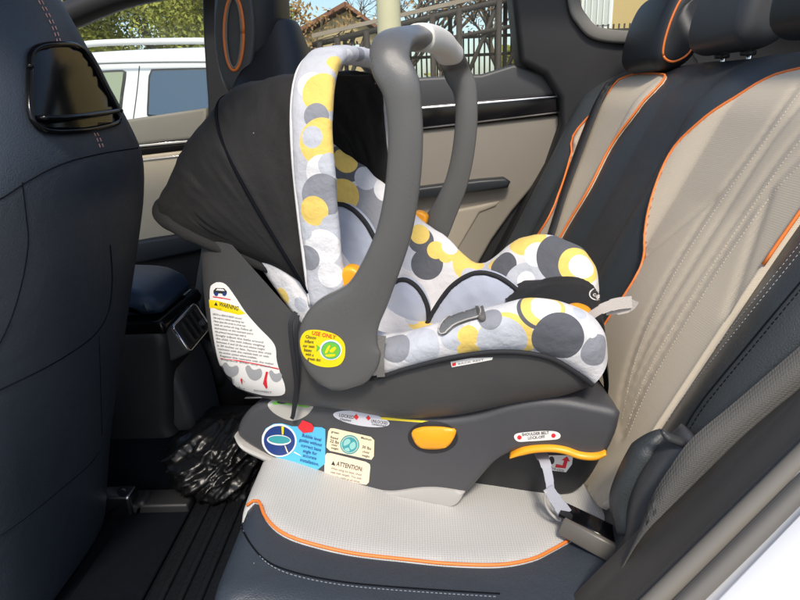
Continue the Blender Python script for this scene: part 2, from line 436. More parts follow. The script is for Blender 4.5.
# --- neighbouring white SUV
suv = thing('parked_car', 'white estate car with roof rails parked outside the far windows', 'car', (-3.2, 7.9, 0))
def carprof(z):  # inward lean of the flank with height
    return 0 if z < 1.0 else (z-1.0)*.28
body = [(-.95, .45), (-.85, .75), (-.93, 1.05), (-1.35, 1.52), (-1.75, 1.76), (-2.6, 1.80), (-3.8, 1.79), (-4.6, 1.70), (-5.6, 1.12), (-6.5, 1.00), (-6.75, .75), (-6.72, .42), (-6.3, .3), (-5.0, .28), (-3.0, .28), (-1.4, .3)]
body = spl(body, 70, True)
def suvfn(a, b, c): 
    s = 1 if c > 0 else -1
    return V((a, 7.9+c-s*carprof(b)*abs(c)/.9, b))
obj('body', slab(body, -.9, .9, .10, suvfn), M['paint'], suv)
M['carglass'] = mat('tinted_car_glass', (.035, .075, .13), .04, coat=.3, spec=.8)
M['carglass_pale'] = mat('pale_car_glass', (.30, .34, .22), .05, spec=.8)
M['teal_glass'] = mat('greenish_car_glass', (.22, .32, .30), .06, spec=.8)
M['rubber2'] = mat('window_rubber', (.05, .05, .05), .6)
bs = bvh(suv.children[0])
def suvwin(px, gm):
    f = obj('window', decal(spl(px, 40, True), bs, .012, 8, skirt=.02), M['rubber2'], suv)
    obj('pane', decal(spl(offs(px, 2.3), 40, True), bs, .02, 8), gm, f)
suvwin([(60, 75), (95, 71.5), (122, 70), (126.5, 72), (123.5, 95), (121, 116), (117, 121), (80, 122), (55, 121)], M['carglass_pale'])
suvwin([(149, 76), (152, 70), (157, 69), (205, 68), (255, 68), (259, 74), (260, 95), (259, 112), (253, 116), (205, 117), (152, 117.5), (147.5, 114), (148, 95)], M['carglass'])
suvwin([(266, 76), (268, 69.5), (285, 70), (292, 78), (300, 96), (302, 106), (297, 112), (270, 114), (265, 110)], M['carglass'])
rr = [onY(x, y, 7.25) for x, y in ((40, 53), (75, 46), (100, 43), (150, 41.5), (205, 41), (255, 42), (285, 46), (290, 50))]
obj('roof_rail', sweep(spl(rr, 30), (0, 0, 1), .035, .025, 2.5, 10), M['paint'], suv)
rl = [onY(x, y, 7.12) for x, y in ((60, 66), (100, 63.5), (150, 62.3), (205, 62), (260, 62.5))]
obj('roof_gutter', tube(spl(rl, 24), .012, 6), mat('gutter_grey', (.25, .26, .27), .6), suv)
sp = [onY(x, y, 7.3) for x, y in ((127.5, 150), (134, 118), (138, 92), (139.5, 64))]
obj('door_gap', tube(line_on([(133, 122), (137, 92), (139.5, 66)], bs, 14, .001), .006, 5), M['rubber2'], suv)
rg = [(-1.02, 1.08), (-1.36, 1.46), (-1.62, 1.46), (-1.3, 1.06)]
obj('rear_window', slab([(-1.05, 1.12), (-1.40, 1.54), (-1.46, 1.50), (-1.12, 1.08)], -.62, .62, .02, lambda a, b, c: V((a+.07, 7.9+c, b+.03))), M['teal_glass'], suv)
obj('spoiler', box((-1.62, 7.9, 1.80), (.28, 1.2, .07), .03), mat('spoiler_grey', (.10, .11, .12), .4), suv)
def wheel(cx, cy):
    t = obj('wheel', slab(ell(cx, .34, .34, .34, 32), cy-.11, cy+.11, .05, lambda a, b, c: V((a, c, b))), M['rubber'], suv)
    obj('rim', slab(ell(cx, .34, .22, .22, 28), cy-.118, cy+.118, .02, lambda a, b, c: V((a, c, b))), M['steel'], t)
for cx in (-1.75, -5.6):
    for cy in (7.1, 8.7): wheel(cx, cy)

# --- lamp post
lp = thing('lamp_post', 'pale yellowish lamp post rising behind the carry handle', 'lamp post', (-.25, 6.2, 0))
M['post'] = mat('post_paint', (.62, .56, .36), .6, var=.08)
p0 = onY(388, 0, 6.2)
obj('pole', sweep([(p0.x, 6.2, 0), (p0.x, 6.2, 1.0), (p0.x, 6.2, 2.4), (p0.x, 6.2, 5.2)], (1, 0, 0), [.125, .12, .108, .09], [.125, .12, .108, .09], 2, 20), M['post'], lp)
obj('base_plate', box((p0.x, 6.2, .03), (.42, .42, .06), .02), M['steel'], lp)
obj('lamp_head', sweep([(p0.x, 6.2, 5.2), (p0.x, 6.0, 5.35), (p0.x, 5.5, 5.38), (p0.x, 5.2, 5.36)], (1, 0, 0), [.06, .06, .14, .1], [.05, .05, .06, .04], 2.5, 12), M['steel'], lp)

# --- house with the brown tiled roof
hs = thing('house', 'low house with brown red tiled gable roof beyond the lot', 'house', (-2.5, 22, 0))
M['hwall'] = mat('ochre_plaster', (.52, .40, .20), .9, var=.15, vscale=1)
n = M['hwall']
rt = mat('roof_tiles', (.24, .105, .06), .85, bump=.8, bscale=6, var=.3, vscale=3); M['tiles'] = rt
A, B, C_, D = onY(268, 50, 22), onY(345, 6, 22), onY(392, 40, 22), onY(255, 24, 29)
zc = A.z
obj('wall', box(((A.x+C_.x)/2+.3, 25.6, zc/2-.05), (C_.x-A.x-1.2, 6.4, zc-.1)), M['hwall'], hs, smooth=False)
def roofplane(a, b, name):
    a2, b2 = V((a.x, 29.5, a.z)), V((b.x, 29.5, b.z)); u = V((0, 0, .14))
    vs = [a, b, b2, a2, a+u, b+u, b2+u, a2+u]
    return obj(name, (vs, [[0, 1, 2, 3], [4, 5, 6, 7], [0, 1, 5, 4], [1, 2, 6, 5], [2, 3, 7, 6], [3, 0, 4, 7]]), rt, hs, smooth=False)
roofplane(A, B, 'roof'); roofplane(C_, B+V((.02, 0, 0)), 'roof')
g = [A+V((.35, .4, 0)), B+V((0, .4, -.1)), C_+V((-.2, .4, 0))]
obj('gable', join((g+[p+V((0, .3, 0)) for p in g], [[0, 1, 2], [3, 5, 4], [0, 1, 4, 3], [1, 2, 5, 4], [2, 0, 3, 5]])), M['hwall'], hs, smooth=False)
for dx in (1.2, 3.2):
    wf = obj('window', box((A.x+dx, 22.38, zc-1.3), (.9, .06, 1.0)), M['rubber2'], hs, smooth=False)
    obj('pane', box((A.x+dx, 22.33, zc-1.3), (.8, .03, .9)), M['carglass'], wf, smooth=False)

# --- steel pergola / carport with braces
pg = thing('carport', 'open rusty steel carport frame with sloping sheet roof', 'carport', (1.2, 12, 0))
M['rust'] = mat('brown_steel', (.035, .024, .017), .7, var=.25)
M['sheet'] = mat('roof_sheet', (.30, .24, .18), .7, var=.25, vscale=3)
e0, e1 = onY(316, 37, 12), onY(530, -13, 12)
def xat(t, dz=0, y=12.0): return V((e0.x+(e1.x-e0.x)*t, y, e0.z+(e1.z-e0.z)*t+dz))
u = V((0, 0, .07))
vs = [xat(-.02), xat(1.25), xat(1.25, .5, 16.5), xat(-.02, .5, 16.5)]; vs += [p+u for p in vs]
obj('roof_sheet', (vs, [[0, 1, 2, 3], [4, 5, 6, 7], [0, 1, 5, 4], [1, 2, 6, 5], [2, 3, 7, 6], [3, 0, 4, 7]]), M['sheet'], pg, smooth=False)
obj('beam', sweep([xat(-.02, -.12), xat(1.25, -.12)], (0, 0, 1), .05, .04, 6, 8), M['rust'], pg)
obj('beam', sweep([xat(-.02, -.45), xat(1.25, -.62)], (0, 0, 1), .035, .03, 6, 8), M['rust'], pg)
obj('beam', sweep([xat(-.02, .36, 16.4), xat(1.25, .36, 16.4)], (0, 0, 1), .05, .04, 6, 8), M['rust'], pg)
for t in (.015, .10, .24, .55, .675, .86, 1.1):
    b = xat(t, -.1); obj('post', sweep([(b.x, 12, 0), (b.x, 12, b.z)], (1, 0, 0), .055, .055, 6, 8), M['rust'], pg)
for t in (.02, .35, .7, 1.05):
    b = xat(t, .36, 16.4); obj('post', sweep([(b.x, 16.4, 0), (b.x, 16.4, b.z)], (1, 0, 0), .055, .055, 6, 8), M['rust'], pg)
for t0, t1, d0, d1 in ((.02, .18, -1.2, -.12), (.68, .86, -1.5, -.12), (.86, 1.05, -1.6, -.12), (.10, .24, -1.2, -.12)):
    obj('brace', sweep([xat(t0, d0, 12.06), xat(t1, d1, 12.06)], (0, 0, 1), .04, .035, 6, 8), M['rust'], pg)
# --- bar fence
fe = thing('bar_fence', 'dark vertical bar fence under the carport', 'fence', (3, 13.5, 0))
f0, f1 = onY(405, 40, 13.5), onY(640, 34, 13.5)
for z in (f0.z, f0.z-.35, .25): obj('rail', sweep([(f0.x, 13.5, z), (f1.x, 13.5, z)], (0, 0, 1), .03, .025, 5, 8), M['rust'], fe)
bars = [sweep([(f0.x+(f1.x-f0.x)*i/44, 13.5, .05), (f0.x+(f1.x-f0.x)*i/44, 13.5, f0.z+.12)], (1, 0, 0), .018, .018, 4, 6) for i in range(45)]
obj('bars', join(*bars), M['rust'], fe)
# --- tan building at the right
tb = thing('building', 'tan rendered building seen through the small rear quarter window', 'building', (7.5, 17, 0))
M['tan'] = mat('tan_render', (.55, .40, .17), .9, var=.12, vscale=1.2)
bx0 = onY(572, 20, 16)
obj('wall', box((bx0.x+4.5, 19, 3.6), (9, 6, 7.2)), M['tan'], tb, smooth=False)
wc = onY(597, 4, 15.95)
wf = obj('window', box((wc.x, 15.97, wc.z), (.75, .12, 1.1)), mat('white_frame', (.8, .8, .78), .5), tb, smooth=False)
obj('pane', box((wc.x, 15.90, wc.z), (.62, .03, .95)), mat('pale_pane', (.55, .57, .52), .1), wf, smooth=False)
obj('grille', join(*[box((wc.x-.28+.14*i, 15.86, wc.z), (.025, .02, .95)) for i in range(5)]), M['paint'], wf, smooth=False)
obj('parapet', box((bx0.x+4.5, 18.98, 7.25), (9.2, 6.2, .14)), M['hwall'], tb, smooth=False)

# --- trees
def leafmat(nm, c):
    m = mat(nm, c, .7, var=.45, vscale=1.3, spec=.2); b = m.node_tree.nodes['Principled BSDF']
    b.inputs['Transmission Weight'].default_value = 0; b.inputs['Subsurface Weight'].default_value = 0; return m
LM = [leafmat('yellow_green_leaves', (.42, .42, .07)), leafmat('olive_leaves', (.30, .31, .06)), leafmat('dry_leaves', (.34, .20, .07))]
def leaves(cs, cnt, size, rnd):
    vs = []; fs = []
    for _ in range(cnt):
        c, r = rnd.choice(cs); d = V((rnd.gauss(0, 1), rnd.gauss(0, 1), rnd.gauss(0, 1))).normalized()*(r*rnd.random()**.45)
        p = V(c)+V((d.x, d.y, d.z*.8)); a = V((rnd.gauss(0, 1), rnd.gauss(0, 1), rnd.gauss(0, 1))).normalized(); b = a.orthogonal().normalized()
        s = size*rnd.uniform(.6, 1.4); k = len(vs); vs += [p-a*s, p+b*s*.5, p+a*s, p-b*s*.5]; fs.append([k, k+1, k+2, k+3])
    return vs, fs
def limb(p, d, L, r, depth, rnd, out):
    q = p+d*L; m = p+d*L*.5+V((rnd.gauss(0, .05), rnd.gauss(0, .05), 0))*L
    out.append(sweep([p, m, q], (1, .3, .1), [r, r*.85, r*.7], [r, r*.85, r*.7], 2, 5))
    if depth == 0: return [q]
    tips = []
    for _ in range(rnd.choice((2, 3, 3))):
        nd = (d+V((rnd.gauss(0, .5), rnd.gauss(0, .5), rnd.gauss(.12, .3)))).normalized(); tips += limb(q, nd, L*rnd.uniform(.6, .85), r*.62, depth-1, rnd, out)
    return tips
M['bark'] = mat('bark', (.13, .10, .075), .9, bump=.6, bscale=30, var=.3)
def leafy(x, y, h, r, cnt, lm, label, seed, grp):
    rnd = random.Random(seed); t = thing('tree', label, 'tree', (x, y, 0), 0, grp); out = []
    tips = limb(V((x, y, 0)), V((0, 0, 1)), h*.33, .14, 3, rnd, out); obj('trunk', join(*out), M['bark'], t)
    cs = [((x+rnd.uniform(-r, r), y+rnd.uniform(-r, r), h*rnd.uniform(.35, .95)), r*rnd.uniform(.25, .55)) for _ in range(26)]
    obj('crown', leaves(cs, cnt*3, .042, rnd), lm, t, smooth=False)
leafy(-6.6, 12, 4.2, 1.6, 9000, LM[0], 'yellow green leafy tree above the left end of the white car roof', 1, 'leafy trees behind the white car')
leafy(-4.6, 12.6, 4.6, 1.7, 9000, LM[1], 'olive green leafy tree between the yellow green trees behind the white car', 2, 'leafy trees behind the white car')
leafy(-8.9, 13.5, 4.6, 1.9, 8000, LM[1], 'darker leafy tree behind the driver seat, farthest left', 3, 'leafy trees behind the white car')
leafy(-4.9, 15, 4.4, 1.3, 5000, LM[0], 'yellow green tree farthest back, showing above the white car roof', 4, 'leafy trees behind the white car')
def bare(x, y, h, label, seed, dry=0):
    rnd = random.Random(seed); t = thing('bare_tree', label, 'tree', (x, y, 0), 0, 'bare winter trees'); out = []
    tips = limb(V((x, y, 0)), V((0, 0, 1)), h*.27, .12, 5, rnd, out); obj('trunk', join(*out), M['bark'], t)
    if dry: obj('crown', leaves([(tuple(p), .5) for p in tips[::3]], dry, .06, rnd), LM[2], t, smooth=False)
bare(-4.2, 17, 5.4, 'bare tree with dry brown leaves left of the house', 11, 3500)
bare(-2.2, 31, 7.5, 'tall bare tree standing behind the house roof', 12)
bare(-.3, 19, 6.0, 'bare tree right behind the lamp post', 13, 1200)
bare(2.6, 19, 6.0, 'bare tree behind the carport middle', 14, 1500)
bare(4.6, 19.5, 6.5, 'bare tree behind the right end of the carport', 15, 2500)
bare(1.0, 22, 7.0, 'bare tree far behind the left half of the carport', 16)
# far hedge: one mass
rnd = random.Random(5)
obj('hedge_row', leaves([((x*1.1-30, 34+rnd.uniform(-1, 1), rnd.uniform(.4, 2.8)), rnd.uniform(.8, 1.5)) for x in range(60)], 26000, .16, rnd), LM[1], kind='stuff', smooth=False, label='dry hedge closing the far side of the lot', cat='hedge')
# ================================================================== the car the photo is taken in
def yfn(Y0): return lambda a, b, c: V((a, Y0+c, b))          # outline in (X,Z), thickness along +Y
def pxY(px, Y, n=0, closed=True):
    q = [(lambda p: (p.x, p.z))(onY(x, y, Y)) for x, y in px]
    return spl(q, n, closed) if n else q
# floor
body = thing('car_shell', 'charcoal trimmed body shell of the car around the open rear door', 'car body', (0, 1.35, .30))
obj('floor_carpet', box((-.35, 1.32, .30), (1.7, 1.62, .06), .02), M['carpet'], body)
tun = [(1.19, .33), (1.23, .40), (1.30, .43), (1.40, .43), (1.47, .40), (1.51, .33)]
obj('floor_tunnel', gridgeo([[V((x, y, z)) for y, z in spl(tun, 24)] for x in (-1.15, -.8, -.5, -.25)]), M['carpet'], body)
obj('shade_roof', box((.85, 2.05, 1.64), (1.3, .44, .05), .02), mat('grey_shade_roof_rear', (.30, .29, .27), .9, bump=.3), body)  # unseen partial roof, added to darken the far rear side
obj('shade_roof', box((-.90, 1.0, 1.66), (1.4, 1.06, .05), .02), mat('grey_shade_roof', (.30, .29, .27), .9, bump=.3), body)  # unseen roof piece, sized to shade the front seats and floor
obj('tailgate_trim', box((1.34, 1.35, 1.02), (.05, 1.6, 1.15), .02), M['plastic_black'], body)
obj('cargo_side', box((1.15, 2.14, 1.08), (.5, .05, 1.06), .02), M['plastic_black'], body)
# far body side: pillars and roof rail
def panel(name, px, Y, th, m, par, n=60, r=.015, **k):
    q = pxY(px, Y, n) if n else pxY(px, Y); return obj(name, slab(q, 0, th, r, yfn(Y)), m, par, **k)
panel('middle_pillar', [(200, -60), (203, 40), (207, 100), (208, 140), (212, 200), (214, 330), (262, 330), (268, 200), (285, 78), (279, 20), (262, -60)], 2.06, .12, M['pillar_black'], body, 0, .012)
pc = [(508, -60), (514, 10), (520, 62), (545, 75), (560, 98), (562, 125), (548, 165), (520, 215), (480, 290), (470, 330), (700, 330), (700, 60), (668, 18), (654, 27), (630, 31), (600, 29), (588, 22), (580, 6), (574, -60)]
panel('rear_pillar', pc, 2.03, .14, M['pillar_black'], body, 0, .02)
qw = [(574, -60), (580, 6), (588, 22), (600, 29), (630, 31), (654, 27), (668, 18), (690, -60)]
obj('quarter_glass', slab(pxY(qw, 2.13), 0, .005, .001, yfn(2.13)), M['glass'], body, smooth=False)
M['pillar_light'] = mat('grey_pillar_cloth', (.17, .165, .15), .85, bump=.3, bscale=700)
obj('pillar_cover', sweep(spl([onY(x, y, 2.02) for x, y in ((569, -60), (574, 2), (582, 20), (596, 33), (628, 37), (655, 32), (672, 21), (690, -10))], 40), (0, 1, 0), .012, .019, 3, 12), M['pillar_light'], body)
rrl = [onY(x, y, 2.0) for x, y in ((-60, 62), (20, 38), (72, 15), (120, -4), (165, -14), (210, -22))]
obj('roof_rail_trim', sweep(spl(rrl, 24), (0, 0, 1), .035, .05, 3, 12), M['plastic_black'], body)
obj('floor_side', box((-.3, 2.16, .5), (2.0, .06, .5), .02), M['plastic_black'], body)
# far doors
fd = thing('front_door', 'far front passenger door with beige panel seen past the driver seat', 'car door', (-1.0, 2.1, .35))
panel('door_body', [(20, 330), (20, 160), (70, 140), (127, 121), (175, 114.5), (206, 110), (210, 330)], 2.12, .05, M['plastic_black'], fd, 0)
M['sill_grey'] = mat('grey_sill_trim', (.22, .21, .175), .6, bump=.3, bscale=700, var=.06)
panel('upper_trim', [(20, 157), (20, 165), (60, 155), (110, 147.5), (160, 142), (205, 138), (206, 108), (127, 119.5), (70, 138)], 2.085, .035, M['sill_grey'], fd, 0, .01)
panel('chrome_strip', [(60, 158), (127, 146), (195, 139.5), (195, 142), (127, 148.5), (60, 161)], 2.08, .03, M['chrome'], fd, 0, .001)
panel('gloss_strip', [(60, 161.5), (127, 149), (195, 142.5), (194, 147), (150, 153), (127, 156), (60, 169)], 2.09, .03, M['gloss'], fd, 0, .002)
panel('beige_panel', [(60, 170), (127, 157), (206, 148), (208, 240), (150, 252), (60, 262)], 2.088, .03, mat('lit_beige_door_vinyl', (.50, .43, .31), .5, bump=.15, var=.06), fd, 0, .012)  # door vinyl made lighter: light through the windscreen put into its colour
panel('chrome_strip', [(120, 162), (206, 152.5), (206, 154), (120, 163.6)], 2.084, .02, M['chrome'], fd, 0, .001)
panel('arm_rest', [(110, 246), (150, 239), (207, 231), (208, 250), (150, 262), (110, 268)], 2.06, .06, M['navy_dark'], fd, 0, .012)
panel('window_glass', [(20, 157), (20, 40), (72, 14), (120, -5), (204, -20), (207, 112), (127, 122)], 2.15, .005, M['glass'], fd, 0, .001, smooth=False)
rd = thing('rear_door', 'far rear door with beige panel and gloss black strip in a chrome frame', 'car door', (0, 2.1, .35))
panel('door_body', [(262, 330), (268, 200), (287, 84), (360, 82), (425, 78), (482, 75), (512, 66), (556, 90), (562, 130), (545, 170), (515, 220), (470, 330)], 2.11, .05, M['plastic_black'], rd, 0)
panel('upper_trim', [(286, 118), (287, 84), (360, 82), (425, 77), (482, 74), (514, 64), (548, 74), (558, 95), (480, 103), (425, 108)], 2.075, .04, M['charcoal'], rd, 0, .012)
panel('chrome_frame', [(287, 120), (425, 106.6), (480, 102), (557, 95.5), (560, 97), (561, 113), (480, 122.5), (425, 128.5), (287, 143)], 2.07, .04, M['chrome'], rd, 0, .002)
panel('gloss_strip', [(287, 121.5), (425, 108), (480, 103.4), (556, 97), (558.5, 98.5), (559.5, 111.6), (480, 121), (425, 127), (287, 141)], 2.067, .03, M['gloss'], rd, 0, .002)
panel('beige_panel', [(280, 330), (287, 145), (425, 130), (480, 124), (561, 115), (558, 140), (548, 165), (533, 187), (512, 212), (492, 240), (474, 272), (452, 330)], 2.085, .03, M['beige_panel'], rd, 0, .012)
panel('arm_rest', [(290, 206), (400, 190), (440, 185), (480, 180), (505, 178), (511, 182), (508, 188), (480, 192), (440, 197), (400, 203), (290, 222)], 2.04, .05, M['navy_dark'], rd, 0, .01)
panel('lower_trim', [(300, 330), (300, 232), (440, 213), (480, 205), (500, 201), (496, 207), (480, 213), (455, 255), (430, 330)], 2.078, .03, mat('grey_beige_vinyl', (.30, .265, .21), .6, bump=.2), rd, 0, .01)
panel('window_glass', [(285, 86), (278, 20), (262, -40), (508, -55), (514, 10), (516, 48), (513, 67), (482, 76), (425, 79), (360, 84)], 2.15, .005, M['glass'], rd, 0, .001, smooth=False)
for k in ((425, 108), ):
    pass
# near side of the body: door opening behind the seat, lower right of the picture
def seam_line(p1, p2, Y, n=20, bow=0.0):
    a, b = onY(*p1, Y), onY(*p2, Y); d = b-a; a2, b2 = a-d*.55, b+d*.9; m = (a2+b2)/2+V((bow, 0, -bow))
    return spl([a2, a2.lerp(b2, .25)+V((bow*.7, 0, -bow*.7)), m, a2.lerp(b2, .75)+V((bow*.7, 0, -bow*.7)), b2], n)
L0 = seam_line((584, 600), (800, 386), .62); L1 = seam_line((596, 600), (800, 396), .595)
L2 = seam_line((640, 600), (800, 443), .53)
rows = []
for i in range(20):
    a, b, c = V(L0[i]), V(L1[i]), V(L2[i]); rows.append([a+V((.045, .09, -.075)), a+V((0, .02, 0)), a, b.lerp(c, .03), b.lerp(c, .35)+V((0, -.008, .004)), b.lerp(c, .7)+V((0, -.006, .002)), c, c+V((.02, .012, -.02))])
obj('door_opening_trim', gridgeo(rows), M['trim'], body)
S1 = seam_line((657, 600), (800, 461), .515, 30)
obj('door_seal', tube(S1, .0115, 14), M['seal'], body)
S2 = seam_line((688, 600), (800, 489), .495, 30)
obj('outer_seal', sweep(S2, (0, -.5, .4), .0125, .009, 2.6, 14), mat('outer_seal_grey', (.16, .15, .135), .5, var=.05), body)
A1, A2 = seam_line((705, 600), (800, 503), .487, 20), seam_line((655, 600), (800, 450), .530, 20)
B1 = seam_line((720, 600), (800, 516), .470, 20)
rows = []
for i in range(20):
    a, b = V(A1[i]), V(B1[i]); out = V((.74, 0, -.67)); rows.append([a+V((-.01, .03, .01)), a, b.lerp(a, .4)+V((0, -.003, 0)), b, b+out*.05+V((0, -.02, 0)), b+out*.14+V((0, -.05, 0)), b+out*.3+V((0, -.085, 0)), b+out*.8+V((0, -.10, 0))])
obj('painted_panel', gridgeo(rows), M['paint'], body)
# dark gap between the trim edge and seals
G1 = [V(p) for p in seam_line((645, 600), (800, 449), .535, 12)]; G2 = [V(p) for p in seam_line((712, 600), (800, 512), .515, 12)]
obj('seal_flange', ribbon(G1, G2, .003), M['plastic_black'], body)

# ------------------------------------------------------------------ front seats
def make_front(root, dx, dy, hx=0, lm='navy'):
    T = V((dx+.038, dy, 0)); Y0 = .915; TH_ = T; T = T.copy()
    prof = [(.345, -.735, .225, .11), (.36, -.725, .238, .13), (.55, -.675, .240, .135), (.70, -.628, .25, .14), (.85, -.580, .256, .14), (.97, -.541, .258, .14), (1.05, -.518, .256, .135), (1.12, -.507, .246, .13), (1.19, -.514, .205, .12), (1.25, -.524, .162, .11), (1.31, -.538, .128, .10), (1.37, -.555, .10, .085), (1.395, -.565, .08, .06), (1.40, -.575, .05, .04)]
    rows = []
    for z, xr, w_, a in rs(prof, 60):
        row = []
        for k in range(56):
            th = 2*math.pi*k/56; c, s = math.cos(th), math.sin(th); e = 2/2.9
            row.append(T+V((xr-a+a*math.copysign(abs(c)**e, c)*(1.0), Y0+w_*math.copysign(abs(s)**e, s), z)))
        rows.append(row)
    sb = obj('backrest', gridgeo(rows, True, True), M[lm], root)
    T = T+V((hx, 0, 0)); hp = [(1.20, .02, .06), (1.23, .065, .10), (1.30, .085, .125), (1.40, .09, .135), (1.48, .082, .13), (1.52, .06, .10), (1.53, .02, .05)]
    rows = []
    for z, a, w_ in rs(hp, 26):
        row = []
        for k in range(36):
            th = 2*math.pi*k/36; c, s = math.cos(th), math.sin(th); e = 2/2.8
            row.append(T+V((-.705+(z-1.2)*.12+a*math.copysign(abs(c)**e, c), Y0+w_*math.copysign(abs(s)**e, s), z)))
        rows.append(row)
    hr = obj('headrest', gridgeo(rows, True, True), M['navy_dark' if lm == 'navy' else lm], root)
    cz, cx = 1.365, -.70
    bz = lambda a, b, c: T+V((cx+a+(b)*.12, Y0-.138+c, cz+b))
    obj('bezel', slab(ell(0, 0, .052, .14, 40), 0, .03, .008, bz), M['charcoal'], hr)
    obj('orange_ring', tube([bz(a, b, -.003) for a, b in ell(0, -.005, .024, .085, 40)+[(.024, -.005)]], .0042, 8), M['orange'], hr)
    obj('ring_rim', tube([bz(a, b, -.004) for a, b in ell(0, -.005, .019, .079, 40)+[(.019, -.005)]], .0028, 8), M['seal'], hr)
    T = TH_
    obj('seat_cushion', slab(rrect(.29, .10, .06), -.25, .25, .06, lambda a, b, c: T+V((-1.08+a, Y0+c, .50+b))), M[lm], root)
    for s in (-1, 1): obj('seat_rail', box((T.x-1.0, T.y+Y0+s*.2, .36), (.62, .045, .06), .008), M['steel'], root)
    return sb, hr
ds = thing('leather_car_seat', 'navy leather driver seat back with gloss black handle filling the left of the picture', 'car seat', (-.75, .915, .33), 0, 'front seats')
sbk, hrk = make_front(ds, 0, 0)
ps = thing('leather_car_seat', 'dark front passenger seat with orange ring in its head rest behind the canopy', 'car seat', (-.55, 1.765, .33), 0, 'front seats')
make_front(ps, .22, .85, 0, 'black_leather')
db = bvh(sbk)
def seam_on(name, px, bv, par, r=.0016, m=None, n=50, off=.0002): return obj(name, tube(line_on(px, bv, n, off), r, 6), m or M['seam'], par)
seam_on('seam', [(-40, 216), (0, 199), (30, 180), (62, 164), (100, 154), (138, 148)], db, sbk, .0009)
seam_on('seam', [(22, 182), (26, 215), (28, 245), (20, 290), (4, 335), (-25, 380)], db, sbk, .0008)
seam_on('seam', [(-30, 404), (10, 385), (45, 368), (75, 350), (96, 333), (108, 312), (112, 280), (110, 245)], db, sbk, .0011)
seam_on('seam', [(99, 336), (100, 370), (101, 405), (102, 435)], db, sbk, .0007)
seam_on('seam', [(-20, 548), (20, 522), (60, 490), (88, 466), (99, 452)], db, sbk, .0007)
for dx in (-1.6, 1.6):
    obj('stitching', dashes([(36+dx, -6), (46+dx, 12), (54+dx, 28), (60+dx, 46)], db, .0085, .0009), M['thread_pink'], sbk)
    obj('stitching', dashes([(92+dx, 128), (98+dx, 138), (103+dx, 152)], db, .0085, .0009), M['thread_pink'], sbk)
hq = spl([(28, 70), (30, 54), (40, 47), (60, 45), (76, 48), (88, 62), (102, 88), (114, 112), (116, 122), (106, 126), (80, 131), (50, 132), (36, 127), (28, 112)], 60, True)
hb = obj('pull_handle', decal(hq, db, .004, 5, skirt=.012), M['gloss'], ds)
obj('handle_rim', tube(line_on(hq+[hq[0]], db, 90, .0045), .0042, 8), M['gloss'], hb)
obj('handle_lip', sweep(line_on([(34, 120), (60, 119), (90, 115), (111, 112)], db, 24, .010), (1, 0, 0), .010, .0035, 3, 10), M['gloss'], hb)
obj('handle_edge', tube(line_on([(84, 53), (94, 70), (106, 94), (114, 110)], db, 24, .0085), .002, 8), M['plastic_base'], hb)
# seat rail bracket on the floor behind the driver seat
br = thing('seat_rail_cover', 'dark plastic seat rail cover on the floor behind the driver seat', 'rail cover', (-.66, 1.13, .33))
bq = [(p.x, p.z) for p in (onY(x, y, 1.12) for x, y in ((88, 540), (92, 505), (100, 492), (112, 497), (120, 514), (132, 516), (138, 500), (148, 498), (146, 516), (134, 534), (110, 543)))]
obj('cover', slab(spl(bq, 44, True), 0, .05, .01, yfn(1.10)), M['plastic_black'], br)
obj('rail', box((-.70, 1.13, .345), (.34, .06, .03), .006), M['plastic_black'], br)
obj('bolt_cap', slab(ell(-.665, .40, .012, .012, 16), 0, .008, .003, yfn(1.092)), M['rubber'], br)

# ------------------------------------------------------------------ centre console
cc = thing('center_console', 'dark center console with blue leather arm rest and rear air vent', 'console', (-.8, 1.40, .33))
cp = spl([(-1.4, .36), (-.60, .36), (-.575, .45), (-.555, .58), (-.545, .68), (-.55, .708), (-.60, .718), (-.8, .718), (-1.4, .70)], 70, True)
cb = obj('console_body', slab(cp, -.125, .125, .03, lambda a, b, c: V((a-.045, 1.40+c, b))), M['plastic_black'], cc)
obj('arm_rest', slab(spl([(-1.2, .735), (-1.2, .79), (-.9, .812), (-.66, .808), (-.585, .788), (-.56, .755), (-.585, .737), (-.9, .733)], 60, True), -.12, .12, .035, lambda a, b, c: V((a-.045, 1.40+c, b))), mat('blue_leather', (.022, .040, .070), .38, bump=.2, bscale=700), cc)
obj('gloss_trim', slab(spl([(-1.2, .695), (-1.2, .728), (-.60, .731), (-.548, .716), (-.542, .700), (-.60, .698)], 40, True), -.128, .128, .01, lambda a, b, c: V((a-.045, 1.40+c, b))), M['gloss'], cc)
vL, vT, vB = onY(171, 327, 1.29), onY(194, 303, 1.425), onY(189, 353, 1.29)
vc_ = (vT+vB)/2; e1_, e2_ = (vT-vL)/2, (vL-vB)/2; vn_ = e2_.cross(e1_).normalized()
if vn_.x < 0: vn_ = -vn_
vz = lambda a, b, c: vc_-e1_*(a/.088)+e2_*(b/.052)+vn_*(c-.02)
vf = obj('air_vent', slab(rrect(.090, .054, .012), -.16, .02, .004, vz), M['plastic_base'], cc)
obj('vent_frame', tube([vz(a, b, .022) for a, b in rrect(.086, .050, .012)+[rrect(.086, .050, .012)[0]]], .0032, 8), M['chrome'], vf)
obj('vent_recess', slab(rrect(.078, .042, .008), .014, .0225, .001, vz), M['plastic_black'], vf)
for i in range(4): obj('vane', slab(rrect(.0035, .040, .002), .020, .032, .001, lambda a, b, c, i=i: vz(a-.050+.033*i, b, c)), M['plastic_black'], vf)
obj('vent_knob', slab(rrect(.010, .010, .003), .03, .042, .003, lambda a, b, c: vz(a-.03, b-.009, c)), M['plastic_base'], vf)
kick = spl([(-.62, .33), (-.53, .33), (-.525, .40), (-.535, .52), (-.56, .60), (-.62, .60)], 30, True)
